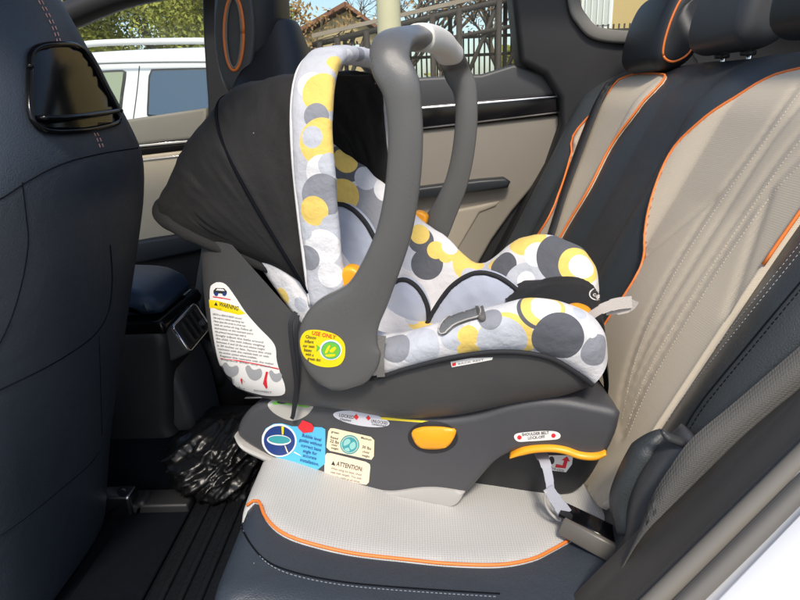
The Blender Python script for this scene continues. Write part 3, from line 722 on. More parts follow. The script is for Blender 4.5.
obj('kick_panel', slab(kick, -.10, .10, .02, lambda a, b, c: V((a-.045, 1.40+c, b))), M['charcoal'], cc)

# ------------------------------------------------------------------ floor mat with ridges, bin bag
fm = []
q0 = [onZ(x, y, .338) for x, y in ((200, 505), (262, 498), (300, 600), (150, 640))]
mx0, mx1, my0, my1 = -.52, -.18, .74, 1.20
fm.append(box(((mx0+mx1)/2, (my0+my1)/2, .336), (mx1-mx0, my1-my0, .012), .004))
for i in range(9):
    x = mx0+.028+i*.036; e = .06+.02*(i % 2)
    fm.append(box((x, (my0+my1)/2+.03, .3445), (.014, my1-my0-e-.06, .011), .004))
for i in range(5, 9):
    for j in range(22): fm.append(box((mx0+.028+i*.036-.018, my0+.10+.0155*j, .3435), (.012, .005, .009), .002))
for i in range(3): fm.append(box(((mx0+mx1)/2+.02*i, my0+.016+.018*i, .3445), (mx1-mx0-.05-.05*i, .009, .011), .003))
rndm = random.Random(3)
obj('floor_mat', join(*fm), M['rubber'], label='black ribbed rubber mat in the rear foot well', cat='floor mat')
obj('front_mat', box((-.60, .98, .336), (.14, .44, .010), .004), M['carpet'], label='flat dark carpet strip between seat rail and ribbed mat', cat='carpet strip')
# crumpled bag
bm = bmesh.new(); bmesh.ops.create_icosphere(bm, subdivisions=6, radius=1)
bc = onY(222, 462, 1.22)
for v in bm.verts:
    p = v.co.copy(); rg = lambda q: (1-min(1, abs(noise.noise(q))*1.9))**2.5; c1 = p.x*.6-p.z*.8; c2 = p.x*.8+p.z*.6; f = 1+.20*noise.noise(p*1.4)+.12*rg(V((c1*3.2, c2*.9, p.y*1.1)))+.07*rg(V((c1*7+c2, c2*1.6, p.y*2+4)))+.03*rg(V((c1*5, c2*9, p.y*4)))
    q = V((p.x*.115, p.y*.12, p.z*.088))*f
    v.co = V((bc.x+q.x, bc.y+.02+q.y, max(.34, bc.z+q.z)))
bag = ([v.co.copy() for v in bm.verts], [[v.index for v in f.verts] for f in bm.faces]); bm.free()
obj('bin_bag', bag, M['bag'], label='crumpled shiny black bin bag on the floor beside the car seat base', cat='bag')
# ================================================================== rear bench
def proj(P):
    v = V(P)-CAM; z = v.dot(FW); return (400+FPX*v.dot(RT)/z, 300-FPX*v.dot(UP)/z)
RC = R_(26); TR = math.tan(RC); NB = V((-math.cos(RC), 0, math.sin(RC)))
def bump(x, a, b):
    if x <= a or x >= b: return 0
    return math.sin(math.pi*(x-a)/(b-a))**1.2
YC = 1.385
def bulge(Y, z):
    f = min(1, max(0, (1.30-z)/.18)); f = f*f*(3-2*f)
    lo = min(1, max(0, (z-.55)/.10))
    b = .034*bump(Y, .60, .795)*min(1, max(0, (1.04-z)/.16)+.25)*f + .024*bump(Y, 1.13, 1.30)*f + .024*bump(Y, 2*YC-1.30, 2*YC-1.13)*f + .045*bump(Y, 2*YC-.83, 2.06)*f
    b += .012*bump(z, .62, 1.0)*(bump(Y, .80, 1.16)+bump(Y, 2*YC-1.16, 2*YC-.80))
    return b*(.5+.5*lo)
def SB(Y, z, off=0.0):
    p = V((.30+(z-.60)*TR, Y, z)) + NB*(bulge(Y, z)+off)
    if z > 1.13:
        k = (z-1.13)/.115; p += V((.05*k*k, 0, -.012*k*k))
    e = .07
    for d in (Y-.635, 2.06-Y):
        if d < e: t = 1-d/e; p += V((.05*(1-math.sqrt(max(0, 1-t*t))), 0, 0))
    return p
M['thread_dim'] = mat('grey_thread', (.22, .24, .27), .8)
rb = thing('rear_seat', 'navy and perforated beige leather rear bench with orange piping', 'car seat', (.2, YC, .33))
Ys = [.635+(2.06-.635)*j/170 for j in range(171)]; rows = []
for i in range(70):
    z = .50+.745*i/69; rows.append([SB(Y, z)+V((.16, 0, 0)) if 0 else SB(Y, z) for Y in Ys])
top = [SB(Y, 1.245) for Y in Ys]
for dx, dz in ((.02, .006), (.05, .008), (.09, .002), (.12, -.02)): rows.append([p+V((dx, 0, dz)) for p in top])
for z in (1.0, .6, .5): rows.append([V((.30+(z-.6)*TR+.16, Y, z)) for Y in Ys])
g = gridgeo(rows); m_ = 171; nrow = len(rows)
fs = g[1]+[[i*m_ for i in range(nrow)][::-1], [i*m_+m_-1 for i in range(nrow)]]
back = obj('seat_back', (g[0], fs), M['bolster'], rb)
bb = bvh(back)
def yz(px): h_ = hit(bb, *px)[0]; return (h_.y, h_.z+ (NB*0).z)
# near insert outline in (Y, Z)
far_edge = [yz(p) for p in ((640, 280), (648, 240), (655, 200), (672, 160), (700, 130), (735, 103), (770, 81), (798, 70))]
near_edge = [(.788, 1.04), (.79, .98), (.79, .90), (.79, .80), (.79, .72), (.79, .65), (.79, .60)]
poly = [(1.12, .56), (1.115, .70)]+far_edge+[(.94, 1.222), (.84, 1.20), (.79, 1.12)]+near_edge+[(.82, .56)]
poly = spl(poly, 120, True)
chan_px = [[(830, 58), (800, 92), (760, 148), (722, 200), (680, 265), (650, 322), (632, 372), (622, 420)], [(850, 58), (800, 114), (770, 152), (739, 200), (700, 262), (665, 320), (640, 372), (624, 425)],
           [(880, 56), (800, 141), (757, 200), (715, 262), (676, 322), (645, 378), (626, 430)], [(910, 70), (850, 118), (800, 165), (768, 200), (724, 262), (684, 326), (650, 385), (627, 438)], [(775, 196), (765, 225), (752, 262), (742, 292), (733, 316)], [(719, 200), (700, 216), (675, 237), (645, 262)]]
chans = [[yz(p) for p in spl(c, 40)] for c in chan_px]
def chlift(Y, z):
    d = min(math.hypot(Y-a, z-b) for c in chans for a, b in c); t = min(1, d/.016); return .0042*t*(2-t)
def bfn(Y, z): 
    p = SB(Y, z); return p, NB, .006+chlift(Y, z)
ins = obj('seat_back_insert', patch(poly, .007, bfn, .010), M['beige'], rb)
pk = [i for i, (a, b) in enumerate(poly) if not (a < .95 and b < .945) and b > .70]; runs = [[pk[0]]]
for i in pk[1:]:
    if i == runs[-1][-1]+1: runs[-1].append(i)
    else: runs.append([i])
for r_ in runs:
    if len(r_) > 2: obj('piping', tube([SB(poly[i][0], poly[i][1], .0105) for i in r_], .0026, 8), M['orange'], ins)
bi = bvh(ins)
for i, c in enumerate(chan_px): 
    if i in (0, 2, 3): obj('stitching', dashes(c, bi, .0055, .0004, .0001), M['beige'], ins)
# far insert
fpoly = [(1.565, .58), (1.57, .80)]+[yz(p) for p in ((588, 195), (610, 152), (640, 110), (668, 77))]+[yz((650, 70)), yz((624, 78)), yz((606, 98)), yz((588, 120)), yz((572, 150)), yz((560, 195)), yz((545, 228))]+[(1.90, .62)]
fpoly = spl(fpoly, 90, True)
fin = obj('seat_back_insert', patch(fpoly, .014, lambda a, b: (SB(a, b), NB, .004), .006), M['beige'], rb)
obj('piping', tube([SB(a, b, .006) for a, b in fpoly+[fpoly[0]]], .0032, 8), M['orange'], fin)
# bolster seams and double stitching
for sh in (-1.8, 1.8):
    obj('stitching', dashes([(860+sh, 175+sh), (797+sh, 252+sh), (735+sh, 328+sh), (679+sh, 399+sh), (666+sh, 420+sh)], bb, .0062, .00045, .0004, .55), M['thread'], back)
def seam2(px, r=.0013, m='seam', par=back, bv=bb, n=60): return obj('seam', tube(line_on(px, bv, n, .0002), r, 6), M[m], par)
seam2([(850, 225), (800, 283), (750, 343), (704, 399), (684, 430)])
obj('stitching', dashes([(853, 229), (803, 287), (753, 347), (707, 403), (687, 434)], bb, .007, .0007, .0003), M['seam'], back)
# lower bolster roll with a soft fold
obj('bolster_roll', sweep(spl([onY(x, y, Y) for x, y, Y in ((664, 432, .70), (648, 452, .70), (634, 478, .70), (626, 503, .70), (632, 528, .69))], 30), (0, 1, 0), [.021*min(1, (i+1)/8)**.6 for i in range(30)], [.022*min(1, (i+1)/8)**.6 for i in range(30)], 2.4, 16), M['bolster'], rb)
obj('fold', sweep(spl([onY(x, y, .655) for x, y in ((662, 431), (668, 437), (680, 442), (692, 449))], 20), (0, 1, 0), [.0075*min(1, (i+3)/7, (20-i)/7) for i in range(20)], [.005*min(1, (i+3)/7, (20-i)/7) for i in range(20)], 2.2, 12), M['charcoal'], rb)
obj('side_cover', sweep(spl([onY(x, y, .67) for x, y in ((700, 440), (672, 468), (654, 500), (645, 545))], 24), (0, 1, 0), .024, .028, 2.6, 14), M['charcoal'], rb)
# cushion
cprof = spl([(-.245, .36), (-.275, .46), (-.287, .545), (-.282, .588), (-.264, .606), (-.222, .603), (-.10, .574), (0, .561), (.10, .556), (.22, .553), (.36, .552)], 200)
closed = cprof+[(.36, .36)]
cbot = spl(cprof, 60)+[(.36, .40), (.34, .36)]
cush = obj('cushion', slab(cbot, .565, 2*YC-.565, .06, lambda a, b, c: V((a, c, b)), 7), M['navy'], rb)
cv = bvh(cush)
AL = [0]
for i in range(1, 200): AL.append(AL[-1]+math.hypot(cprof[i][0]-cprof[i-1][0], cprof[i][1]-cprof[i-1][1]))
def cs(p):
    i = min(range(200), key=lambda i: (cprof[i][0]-p.x)**2+(cprof[i][1]-p.z)**2); return (AL[i], p.y)
def cpt(s, Y, off=0):
    s = min(max(s, 0), AL[-1]-1e-6); k = 0
    k = min(198, max(0, next((i for i in range(1, 200) if AL[i] >= s), 199)-1)); t = (s-AL[k])/(AL[k+1]-AL[k])
    a, b = cprof[k], cprof[k+1]; tx, tz = b[0]-a[0], b[1]-a[1]; l = math.hypot(tx, tz)
    return V((a[0]+tx*t, Y, a[1]+tz*t)), V((-tz/l, 0, tx/l))
near = [cs(hit(cv, x, y)[0]) for x, y in ((259, 504), (266, 519), (277, 532), (292, 541), (318, 549), (350, 556), (400, 562), (450, 567), (500, 568), (532, 562), (552, 553), (568, 543))]
s_front = cs(V((-.287, 0, .535)))[0]
near = [(s_front, .748), (near[0][0]-.025, near[0][1]-.002)]+near
cpoly = near+[(AL[-1]-.10, near[-1][1]+.03), (AL[-1]-.02, near[-1][1]+.06), (AL[-1]-.02, 1.14), (s_front, 1.14)]
npts = spl(near, 60)
cpoly = npts+cpoly[len(near):]
def cfn(s, Y):
    p, nn = cpt(s, Y); d = min(math.hypot(s-a, Y-b) for a, b in npts); return p, nn, .003+.004*min(1, d/.02)**.5+.0012*noise.noise(V((s*14, Y*14, 0)))
cin = obj('cushion_insert', patch(cpoly, .011, cfn, .006), M['beige_pale'], rb)
obj('piping', tube([cpt(a, b)[0]+cpt(a, b)[1]*.006 for a, b in npts[7:]], .0025, 8), M['orange'], cin)
far = [(a, 2*YC-b) for a, b in cpoly]
fci = obj('cushion_insert', patch(far, .02, lambda s, Y: (*cpt(s, Y), .004), .006), M['beige_pale'], rb)
obj('piping', tube([cpt(a, 2*YC-b)[0]+cpt(a, b)[1]*.006 for a, b in npts[4:]], .0032, 8), M['orange'], fci)
obj('stitching', dashes([(240, 524), (252, 546), (270, 565), (300, 577), (350, 586), (420, 592), (500, 597)], cv, .006, .0006, .0003), M['thread_dim'], cush)
obj('seam', tube(line_on([(238, 520), (250, 543), (268, 562), (300, 574), (350, 583), (420, 589), (500, 594)], cv, 60, .0001), .0014, 6), M['seam'], cush)
# seam and stitched channel at the rear of the cushion
# head rests
def headrest(Yc, Xf, zb, hgt, wd, m, pipe=True):
    o = spl([(0, .02), (-.012, hgt*.45), (.0, hgt*.85), (.035, hgt), (.085, hgt*.97), (.105, hgt*.6), (.10, .03), (.05, -.004)], 50, True)
    h_ = obj('headrest', slab(o, -wd, wd, .034, lambda a, b, c: V((Xf+a+b*.22, Yc+c, zb+b)), 6), m, rb)
    hb_ = bvh(h_)
    for s in (-1, 1):
        obj('post', tube([V((Xf+.058, Yc+s*.055, 1.20)), V((Xf+.068, Yc+s*.055, zb+.02))], .0058, 10), M['chrome'], h_)
        obj('post_collar', slab(ell(0, 0, .016, .012, 16), 0, .010, .003, lambda a, b, c, s=s: V((Xf+.060+a, Yc+s*.055+b, 1.246+c))), M['plastic_black'], h_)
        e = [V((Xf+a+b*.22, Yc+s*(wd-.012), zb+b)) for a, b in offs(o, .014)]
    if pipe: obj('piping', tube([V((Xf+a+b*.22, Yc-wd*.985, zb+b)) for a, b in (lambda q: q+[q[0]])(spl(offs(o, .021), 50, True))], .0028, 8), M['orange'], h_)
    return h_
headrest(1.765, .603, 1.232, .195, .138, M['navy_dark'])
headrest(1.40, .630, 1.258, .20, .130, M['charcoal'], False)
headrest(1.01, .600, 1.262, .20, .135, M['navy_dark'], False)

# ------------------------------------------------------------------ seat belts
wb0 = [onY(x, y, Y) for x, y, Y in ((900, 262, .625), (860, 296, .625), (800, 346, .625), (778, 365, .625), (735, 402, .625), (692, 438, .625), (672, 465, .625), (656, 490, .625), (644, 520, .625), (628, 560, .63))]
wb1 = [onY(x, y, Y) for x, y, Y in ((900, 296, .605), (860, 332, .605), (800, 388, .605), (778, 406, .605), (744, 435, .605), (712, 466, .605), (688, 490, .605), (664, 514, .605), (640, 540, .605), (615, 582, .61))]
A_, B_ = spl(wb0, 30), spl(wb1, 30)
M['webbing'] = mat('ribbed_webbing', (.088, .084, .077), .75)
_n = M['webbing'].node_tree.nodes; _l = M['webbing'].node_tree.links
_tc = _n.new('ShaderNodeTexCoord'); _v = _n.new('ShaderNodeTexVoronoi'); _v.inputs['Scale'].default_value = 420; _v.inputs['Randomness'].default_value = .25
_bp = _n.new('ShaderNodeBump'); _bp.inputs['Strength'].default_value = .7; _bp.inputs['Distance'].default_value = .001
_l.new(_tc.outputs['Object'], _v.inputs['Vector']); _l.new(_v.outputs['Distance'], _bp.inputs['Height']); _l.new(_bp.outputs[0], _n['Principled BSDF'].inputs['Normal'])
obj('seat_belt', ribbon(A_, B_, .0016), M['webbing'], label='grey ribbed seat belt webbing running along the door opening', cat='seat belt')
fb = [(lambda h_: h_[0]+NB*.012)(hit(bb, x, y)) for x, y in ((610, 84), (599, 103), (588, 128), (575, 163), (563, 199), (552, 234), (542, 262))]
fb2 = [(lambda h_: h_[0]+NB*.012)(hit(bb, x, y)) for x, y in ((618, 83), (607, 101), (596, 128), (583, 163), (570, 199), (559, 235), (549, 264))]
fb = spl(fb, 24); fb2 = spl(fb2, 24)
obj('seat_belt', ribbon(fb, fb2, .0016), M['belt_dark'], label='dark seat belt strap hanging over the far beige seat back', cat='seat belt')
# ================================================================== child seat base
base = thing('car_seat_base', 'dark grey infant car seat base with stickers and orange release standing on the beige cushion', 'car seat base', tuple(sw(0, 0, .575)), -SA, 'infant car seat')
del base['group']
def sfn(v0): return lambda a, b, c: sw(a, c, b)
def spx(px, v, n=0, closed=True):
    q = [uz(x, y, v) for x, y in px]; return spl(q, n, closed) if n else q
BV = -.17
bo = [(237, 437), (236, 430), (240, 420), (250, 409), (268, 401), (295, 397), (330, 403), (365, 411), (400, 416), (440, 419), (475, 415), (505, 406), (535, 400), (562, 400), (590, 405), (618, 412), (619, 424), (614, 440), (604, 457), (585, 459), (560, 452), (535, 450), (515, 453), (497, 462), (484, 475), (470, 491), (455, 503), (430, 500), (410, 497), (392, 495.5), (370, 492), (331, 484), (287, 467.5), (258, 452)]
boq = spx(bo, BV, 130)
def bfn_(a, b, c):
    k = (c+.17)/.34; k = k*k*(3-2*k); return sw(a-.075*k*max(0, a-.08)/.24+.03*k*max(0, -.12-a)/.17, c, b)
bs_ = obj('shell', slab(boq, BV, .17, .012, bfn_, 7), M['plastic_base'], base)
LT_ = [(236, 433), (243, 444), (262, 453), (287, 463), (331, 480.5), (370, 488.5), (392, 490.5), (420, 487), (440, 487), (463, 490.5)]
LB_ = [(236, 437), (243, 449), (262, 459), (287, 469), (331, 486), (370, 493.8), (392, 497), (427, 501.5), (453, 505), (465, 492)]
lt = rs([uz(x, y, BV) for x, y in LT_], 60); lb = rs([uz(x, y, BV) for x, y in LB_], 60)
rws = []
for (a, z), (a2, z2) in zip(lt, lb):
    cs_ = [(a, -.168, z), (a, -.1735, z-.0008), (a+(a2-a)*.5, -.176, z+(z2-z)*.5), (a2, -.1735, z2+.001), (a2, -.165, z2), (a2, .165, z2), (a+(a2-a)*.5, .176, z+(z2-z)*.5), (a, .168, z)]
    rws.append([sw(*q) for q in cs_])
obj('foot_rim', gridgeo(rws, True, True), M['rimgrey'], base, angle=50)
blk = [(462, 452), (500, 440), (560, 440), (600, 448), (596, 470), (575, 494), (540, 499), (500, 498), (470, 497), (455, 480)]
obj('centre_block', slab(spx(blk, -.10, 50), -.10, .12, .012, sfn(0), 4), M['plastic_black'], base)
# top deck under the shell (grey ridge at the back)
dk = [(470, 420), (520, 402), (560, 392), (590, 390), (616, 404), (616, 418), (560, 425), (480, 430)]
obj('top_deck', slab(spx(dk, -.12, 50), -.12, .12, .012, bfn_, 4), M['plastic_base'], base)
sb2 = bvh(bs_)
# orange release button in its recess
obj('button_recess', decal(ell(433, 437, 25, 16, 40, 2), sb2, .0012, 3), M['plastic_black'], base)
rp = spl([(412, 432), (420, 427), (433, 426), (447, 427), (456, 430), (453, 439), (446, 446), (432, 448), (419, 445)], 44, True)
obj('release_button', decal(rp, sb2, .003, 3, lift=lambda x, y: .006*max(0, 1-((x-434)/24)**2)*max(0, 1-((y-437)/13)**2), skirt=.004), M['amber'], base)
# orange handle strip under the rear of the base
hs_ = [uz(x, y, BV-.003) for x, y in ((510, 457), (520, 453), (533, 450), (550, 449), (565, 451), (580, 456), (595, 457), (606, 453))]
obj('release_strip', sweep([sw(a, BV+.008, b) for a, b in spl(hs_, 40)], tuple(SV), .016, [.0018+.0045*min(1, i/6, (39-i)/6+.3) for i in range(40)], 2.6, 12), M['amber'], base)
# ---- stickers
def sticker(name, px, m, n=0, par=base, bv=sb2, off=.0008, step=3): return obj(name, decal(spl(px, n, True) if n else px, bv, off, step), M[m] if isinstance(m, str) else m, par)
def ink(par, px, m, bv=sb2, n=0, off=.0013, name='print'): return obj(name, decal(spl(px, n, True) if n else px, bv, off, 3), M[m], par)
def words(par, L, m='ink', bv=sb2, off=.0014): return obj('lettering', text_on(L, bv, off), M[m], par, smooth=False)
# bubble level window
lv = sticker('bubble_level', [(268, 404), (276, 399), (290, 397.5), (304, 398.5), (314, 403), (310, 412), (302, 418), (292, 420.5), (281, 417), (272, 411)], 'silver', 50)
ink(lv, [(273, 402.5), (284, 400), (298, 400.5), (308, 403.5), (309, 407), (296, 405.5), (282, 404), (274, 404.5)], 'green', n=30)
ink(lv, [(277, 402), (284, 401), (288, 402.5), (282, 403.6)], 'ink', n=16, off=.0016)
# blue sticker
bl = sticker('sticker', [(262, 436), (266, 428), (274, 423.5), (282, 423), (292, 426), (322, 427), (325.5, 429), (325.5, 463), (316, 471), (300, 467), (283, 461), (270, 453), (263, 445)], 'blue')
ink(bl, ell(279.5, 440, 17.5, 16.5, 36, 10), 'white')
ink(bl, ell(279.8, 440.2, 15.6, 14.8, 36, 10), 'nav', off=.0017)
ink(bl, ell(279.5, 439.5, 12, 5.2, 30, 3), 'white', off=.002)
ink(bl, ell(279.8, 439.0, 11, 3.9, 30, 3), 'teal', off=.0023)
ink(bl, [(282, 426), (284.5, 426), (284, 434), (282.5, 434)], 'yellow', off=.0022)
ink(bl, [(285, 445), (286, 445), (289, 452), (287.5, 452)], 'cream', off=.0022)
ink(bl, [(294, 452), (302, 456), (300, 454), (295, 451)], 'white', off=.0017)
ink(bl, [(298, 427), (303, 419.5), (312, 423), (314.5, 427), (313, 431.5), (303.5, 432.5)], 'red', off=.0019)
words(bl, [('Bubble level', 302, 436, 321, 441, 3.4), ('guides without', 299.5, 440.5, 322, 446.2, 3.4), ('correct base', 301, 446, 321, 451, 3.4), ('angle for', 303, 451.5, 317, 455, 3.4), ('accurate', 303, 456, 316.5, 459.5, 3.4), ('installation.', 300, 460.5, 319, 465.5, 3.4)], 'nav', off=.0016)
# seat weight sticker
cr = sticker('sticker', [(328.5, 431), (330.5, 428), (334, 428), (371, 436.5), (374.5, 440), (374, 456), (371.5, 459.5), (366, 458.5), (330, 450.5), (326.5, 447)], 'cream')
ink(cr, ell(350, 444.2, 9.6, 9.6, 32), 'teal'); ink(cr, ell(350, 444.2, 8.3, 8.3, 32), 'cream', off=.0015)
M['seagreen'] = mat('ink_sea_green', (.30, .60, .55), .4); ink(cr, ell(350, 444.2, 7.8, 7.8, 32), 'teal', off=.0017)
words(cr, [('green', 331.5, 432, 339, 433.8, 2.2), ('Rated', 330.5, 437.5, 338, 439.3, 2.2), ('22 lbs', 330, 441.5, 339, 443.7, 3.0), ('weight', 331, 448, 338.5, 449.8, 2.2), ('Maximum', 361, 438, 371.5, 440.5, 2.2), ('30 lbs', 362, 447.5, 371, 449.7, 3.0), ('weight', 362, 455.5, 369.5, 457.3, 2.2), ('child', 362.5, 451.8, 369, 453.4, 2.0), ('child', 331.5, 444.8, 337, 446.2, 2.0)], 'ink')
for q_ in ([(345, 440), (349, 438), (351, 441), (348, 444), (344, 445)], [(351, 443), (355, 441), (356, 446), (352, 449), (350, 446)], [(345, 448), (349, 447), (350, 450.5), (346, 450)]): ink(cr, q_, 'seagreen', n=16, off=.0021)
at_ = sticker('sticker', [(324.8, 456), (327, 452.8), (331, 452.8), (366, 461.5), (370, 464), (370.5, 467), (369, 482), (366.5, 484.5), (360, 483.5), (328, 476.2), (324.5, 473)], 'peach')
words(at_, [('ATTENTION:', 336.5, 465.2, 362.5, 471.0, 4.6)], 'ink')
ink(at_, [(331.5, 464.3), (333.6, 460.5), (335.6, 465.2)], 'ink')
words(at_, [('When using the base, check', 331, 468.6, 362, 475.5, 2.2), ('seat belt length. The belt', 330.5, 472.3, 361.5, 479.2, 2.2), ('must be tight at all times', 330, 476, 360, 482.5, 2.2)], 'inkgrey')
# oval white lock sticker on the top edge, and the shoulder belt sticker
ov = sticker('sticker', ell(361.5, 418.8, 28.5, 6.8, 40, 9.5), mat('sticker_pale_grey', (.62, .62, .66), .4))
words(ov, [('LOCKED', 339, 416, 354, 418.5, 3.2), ('Checked', 340, 419.5, 351, 421.2, 2.1), ('UNLOCKED', 371, 421.8, 388, 424.2, 3.0), ('Unlatched', 372, 424.4, 386, 426.4, 2.0)], 'ink')
ink(ov, [(353.5, 416.5), (356.5, 413.6), (359, 417), (356.8, 419.6)], 'red'); ink(ov, [(366, 417.5), (368.5, 415), (371, 418), (368.7, 420.2)], 'red')
so_ = sticker('sticker', [(514, 436.5), (517, 433.2), (530, 431.5), (545, 430.6), (556, 431.3), (560.5, 434.5), (558.5, 438.6), (546, 440), (530, 441), (518, 441.3)], 'white', 44)
words(so_, [('SHOULDER BELT', 522, 435.6, 549, 433.4, 2.9), ('LOCK-OFF', 528, 439.0, 545, 437.6, 2.9)], 'ink')
ink(so_, ell(519.5, 437, 2.2, 2.2, 14), 'red'); ink(so_, ell(553.5, 435.2, 2.2, 2.2, 14), 'red')
cbk = bvh([o for o in base.children if o.name.startswith('centre_block')][0])
sk = sticker('sticker', [(548, 455), (573, 455), (572, 464), (566, 472), (550, 470)], 'white', 0, base, cbk)
ink(sk, [(555, 467), (556, 463.5), (562.5, 465), (564, 460), (561.5, 459.6), (567, 455.8), (570, 461), (567.6, 460.6), (565.6, 468)], 'red', cbk)
ink(sk, ell(551.5, 460, 3, 4, 20), 'ink', cbk)
words(sk, [('TO LOCK', 552, 469, 564, 471.5, 2.0)], 'ink', cbk)
ys_ = [uz(x, y, -.168) for x, y in ((380, 418), (402, 420.5), (425, 421.5))]
obj('yellow_line', decal(spl([(381, 417), (402, 419), (428, 421), (428, 422.6), (402, 421), (381, 419)], 20, True), sb2, .0008, 3), M['yellow'], base)
# grey anchor strap with its hook and connector
def bandv(name, px, v, hw, m, par, th=.0018, n=30):
    c = spl([onv(x, y, vv) for x, y, vv in [(p[0], p[1], p[2] if len(p) > 2 else v) for p in px]], n)
    c = [V(p) for p in c]; L_ = []; R2 = []
    for i, p in enumerate(c):
        t = (c[min(i+1, n-1)]-c[max(i-1, 0)]).normalized(); s = t.cross(V((0, -1, .25))).normalized()
        k = hw[min(len(hw)-1, int(i*len(hw)/n))] if isinstance(hw, list) else hw
        L_.append(p-s*k); R2.append(p+s*k)
    return obj(name, ribbon(L_, R2, th), M[m], par, angle=35)
bandv('anchor_strap', [(540, 452, -.13), (545, 462, -.16), (549, 478, -.175), (551, 494, -.185)], -.17, [.0095, .008, .0065, .006], 'strap', base)
bandv('anchor_strap', [(548, 488, -.186), (556, 500, -.188), (566, 514, -.19)], -.18, [.008, .009, .010], 'strap', base)
lp_ = [onv(x, y, -.187) for x, y in ((546, 491), (545, 501), (549, 511), (557, 519), (562, 520), (558, 514), (553, 506), (550, 498))]
obj('hook', tube(spl(lp_, 30), .0022, 8), M['rimgrey'], base)
c0, c1 = onv(563, 521, -.19), onv(630, 556, -.215)
ax = (c1-c0).normalized()
cn = obj('anchor_connector', sweep([c0, c0.lerp(c1, .02), c0.lerp(c1, .5), c1], V((0, .25, 1)), [.012, .0150, .0155, .016], [.018, .021, .022, .023], 7, 20), mat('bronze_grey_plastic', (.12, .11, .095), .4), base)
q = [c0+V((-.002, .006, .0165)), c0.lerp(c1, .5)+V((0, .006, .018)), c1+V((0, .006, .0185))]
obj('connector_lid', sweep(q, V((-ax.y, ax.x, 0)), .017, .003, 6, 12), M['gloss'], cn)

# ================================================================== carrier
cr_ = thing('infant_car_seat', 'grey infant carrier with black canopy, raised handle and yellow and grey dotted padding', 'infant car seat', tuple(sw(0, 0, .69)), -SA)
S0 = [(.288, .803, .285, .785, .165), (.264, .828, .245, .758, .185), (.215, .855, .160, .728, .198), (.150, .857, .075, .698, .205), (.062, .836, -.017, .688, .21), (-.03, .807, -.12, .704, .21), (-.09, .835, -.222, .706, .208), (-.145, .90, -.300, .726, .206), (-.205, .965, -.332, .79, .200), (-.26, 1.015, -.332, .885, .185), (-.31, 1.045, -.318, .97, .16)]
SS = rs(S0, 80); rows = []; EX = .62
for (ru, rz, bu, bz, hw) in SS:
    row = []
    for k in range(49):
        th = math.pi*k/48; c, s = math.cos(th), math.sin(th); kk = abs(s)**(EX-.17*min(1, max(0, (-.02-ru)/.12)))
        row.append(sw(ru+(bu-ru)*kk, -hw*math.copysign(abs(c)**(EX-.17*min(1, max(0, (-.02-ru)/.12))), c), rz+(bz-rz)*kk))
    rows.append(row)
g = gridgeo(rows); n1 = len(rows); fs = g[1]+[list(range(49))[::-1], [(n1-1)*49+j for j in range(49)]]
shell = obj('shell', (g[0], fs), M['plastic'], cr_)
# rim bead of the shell
for s in (-1, 1):
    obj('rim_bead', tube([sw(a, s*(hw+.001), b) for a, b, _, _, hw in SS[:46]], .0042, 8), M['plastic_black'], shell)
shb = bvh(shell)
# ---------------- padding
PC = [(.307, .840), (.298, .880), (.266, .914), (.205, .929), (.145, .915), (.074, .888), (.0, .866), (-.055, .885), (-.12, .945), (-.17, 1.005), (-.215, 1.055), (-.255, 1.085), (-.285, 1.095)]
PF = [(.307, .840), (.298, .880), (.266, .914), (.205, .931), (.148, .918), (.078, .868), (.012, .918), (-.038, .957), (-.085, 1.003), (-.128, 1.047), (-.163, 1.082), (-.20, 1.112), (-.24, 1.13)]
PI = [(.295, .80), (.275, .83), (.23, .845), (.17, .825), (.10, .795), (.03, .775), (-.04, .775), (-.10, .80), (-.16, .865), (-.21, .94), (-.25, 1.0), (-.275, 1.04), (-.29, 1.07)]
PR = [(.288, .806), (.268, .826), (.225, .854), (.165, .861), (.10, .850), (.035, .829), (-.03, .805), (-.08, .825), (-.12, .855), (-.165, .907), (-.215, .97), (-.28, 1.02), (-.33, 1.045)]
PH = [(.172,), (.182,), (.194,), (.203,), (.208,), (.21,), (.208,), (.203,), (.196,), (.184,), (.172,), (.160,), (.145,)]
NS = 90; C2, I2, R2_, H2 = rs(PC, NS), rs(PI, NS), rs(PR, NS), rs(PH, NS); F2 = rs(PF, NS); rows = []
for i in range(NS):
    c, b, r, h_ = C2[i], I2[i], R2_[i], H2[i][0]
    def side(c): return [(*r, h_+.003), (*mn(r, c, .25), h_+.012), (*mn(r, c, .7), h_+.012), (*mn(r, c, .97), h_-.002), (*mn(c, b, -.02), h_-.022), (*mn(c, b, .14), h_-.045), (*mn(c, b, .45), h_-.062), (*mn(c, b, .8), h_-.085), (*mn(c, b, .97), h_*.35)]
    ctrl = [(a, z, -v) for a, z, v in side(c)]+[(b[0], b[1], 0)]+[(a, z, v) for a, z, v in side(F2[i])[::-1]]
    row = []
    for k, (a, z, v) in enumerate(rs(ctrl, 76)):
        nz = .0035*noise.noise(V((a*16, v*16, z*16)))+.002*noise.noise(V((a*45, v*45, z*45))); row.append(sw(a+nz*.3, v+nz*(1 if v > 0 else -1), z+nz))
    rows.append(row)
YEL, DGR, MGR, LGR, WHT, BLU = (.75, .54, .13), (.085, .09, .105), (.24, .25, .28), (.47, .49, .54), (.72, .72, .73), (.36, .39, .46)
padgeo = gridgeo(rows); tmp = BVHTree.FromPolygons([V(v) for v in padgeo[0]], padgeo[1])
def circs(bv, L, guess=1.0, mw=None):
    inv = ROOTM[cr_].inverted(); out = []
    for x, y, r, c in L:
        l, nn = hit(bv, x, y, guess); d = (l-CAM).dot(FW); out.append((tuple(inv @ l), r*d/FPX, c))
    return out
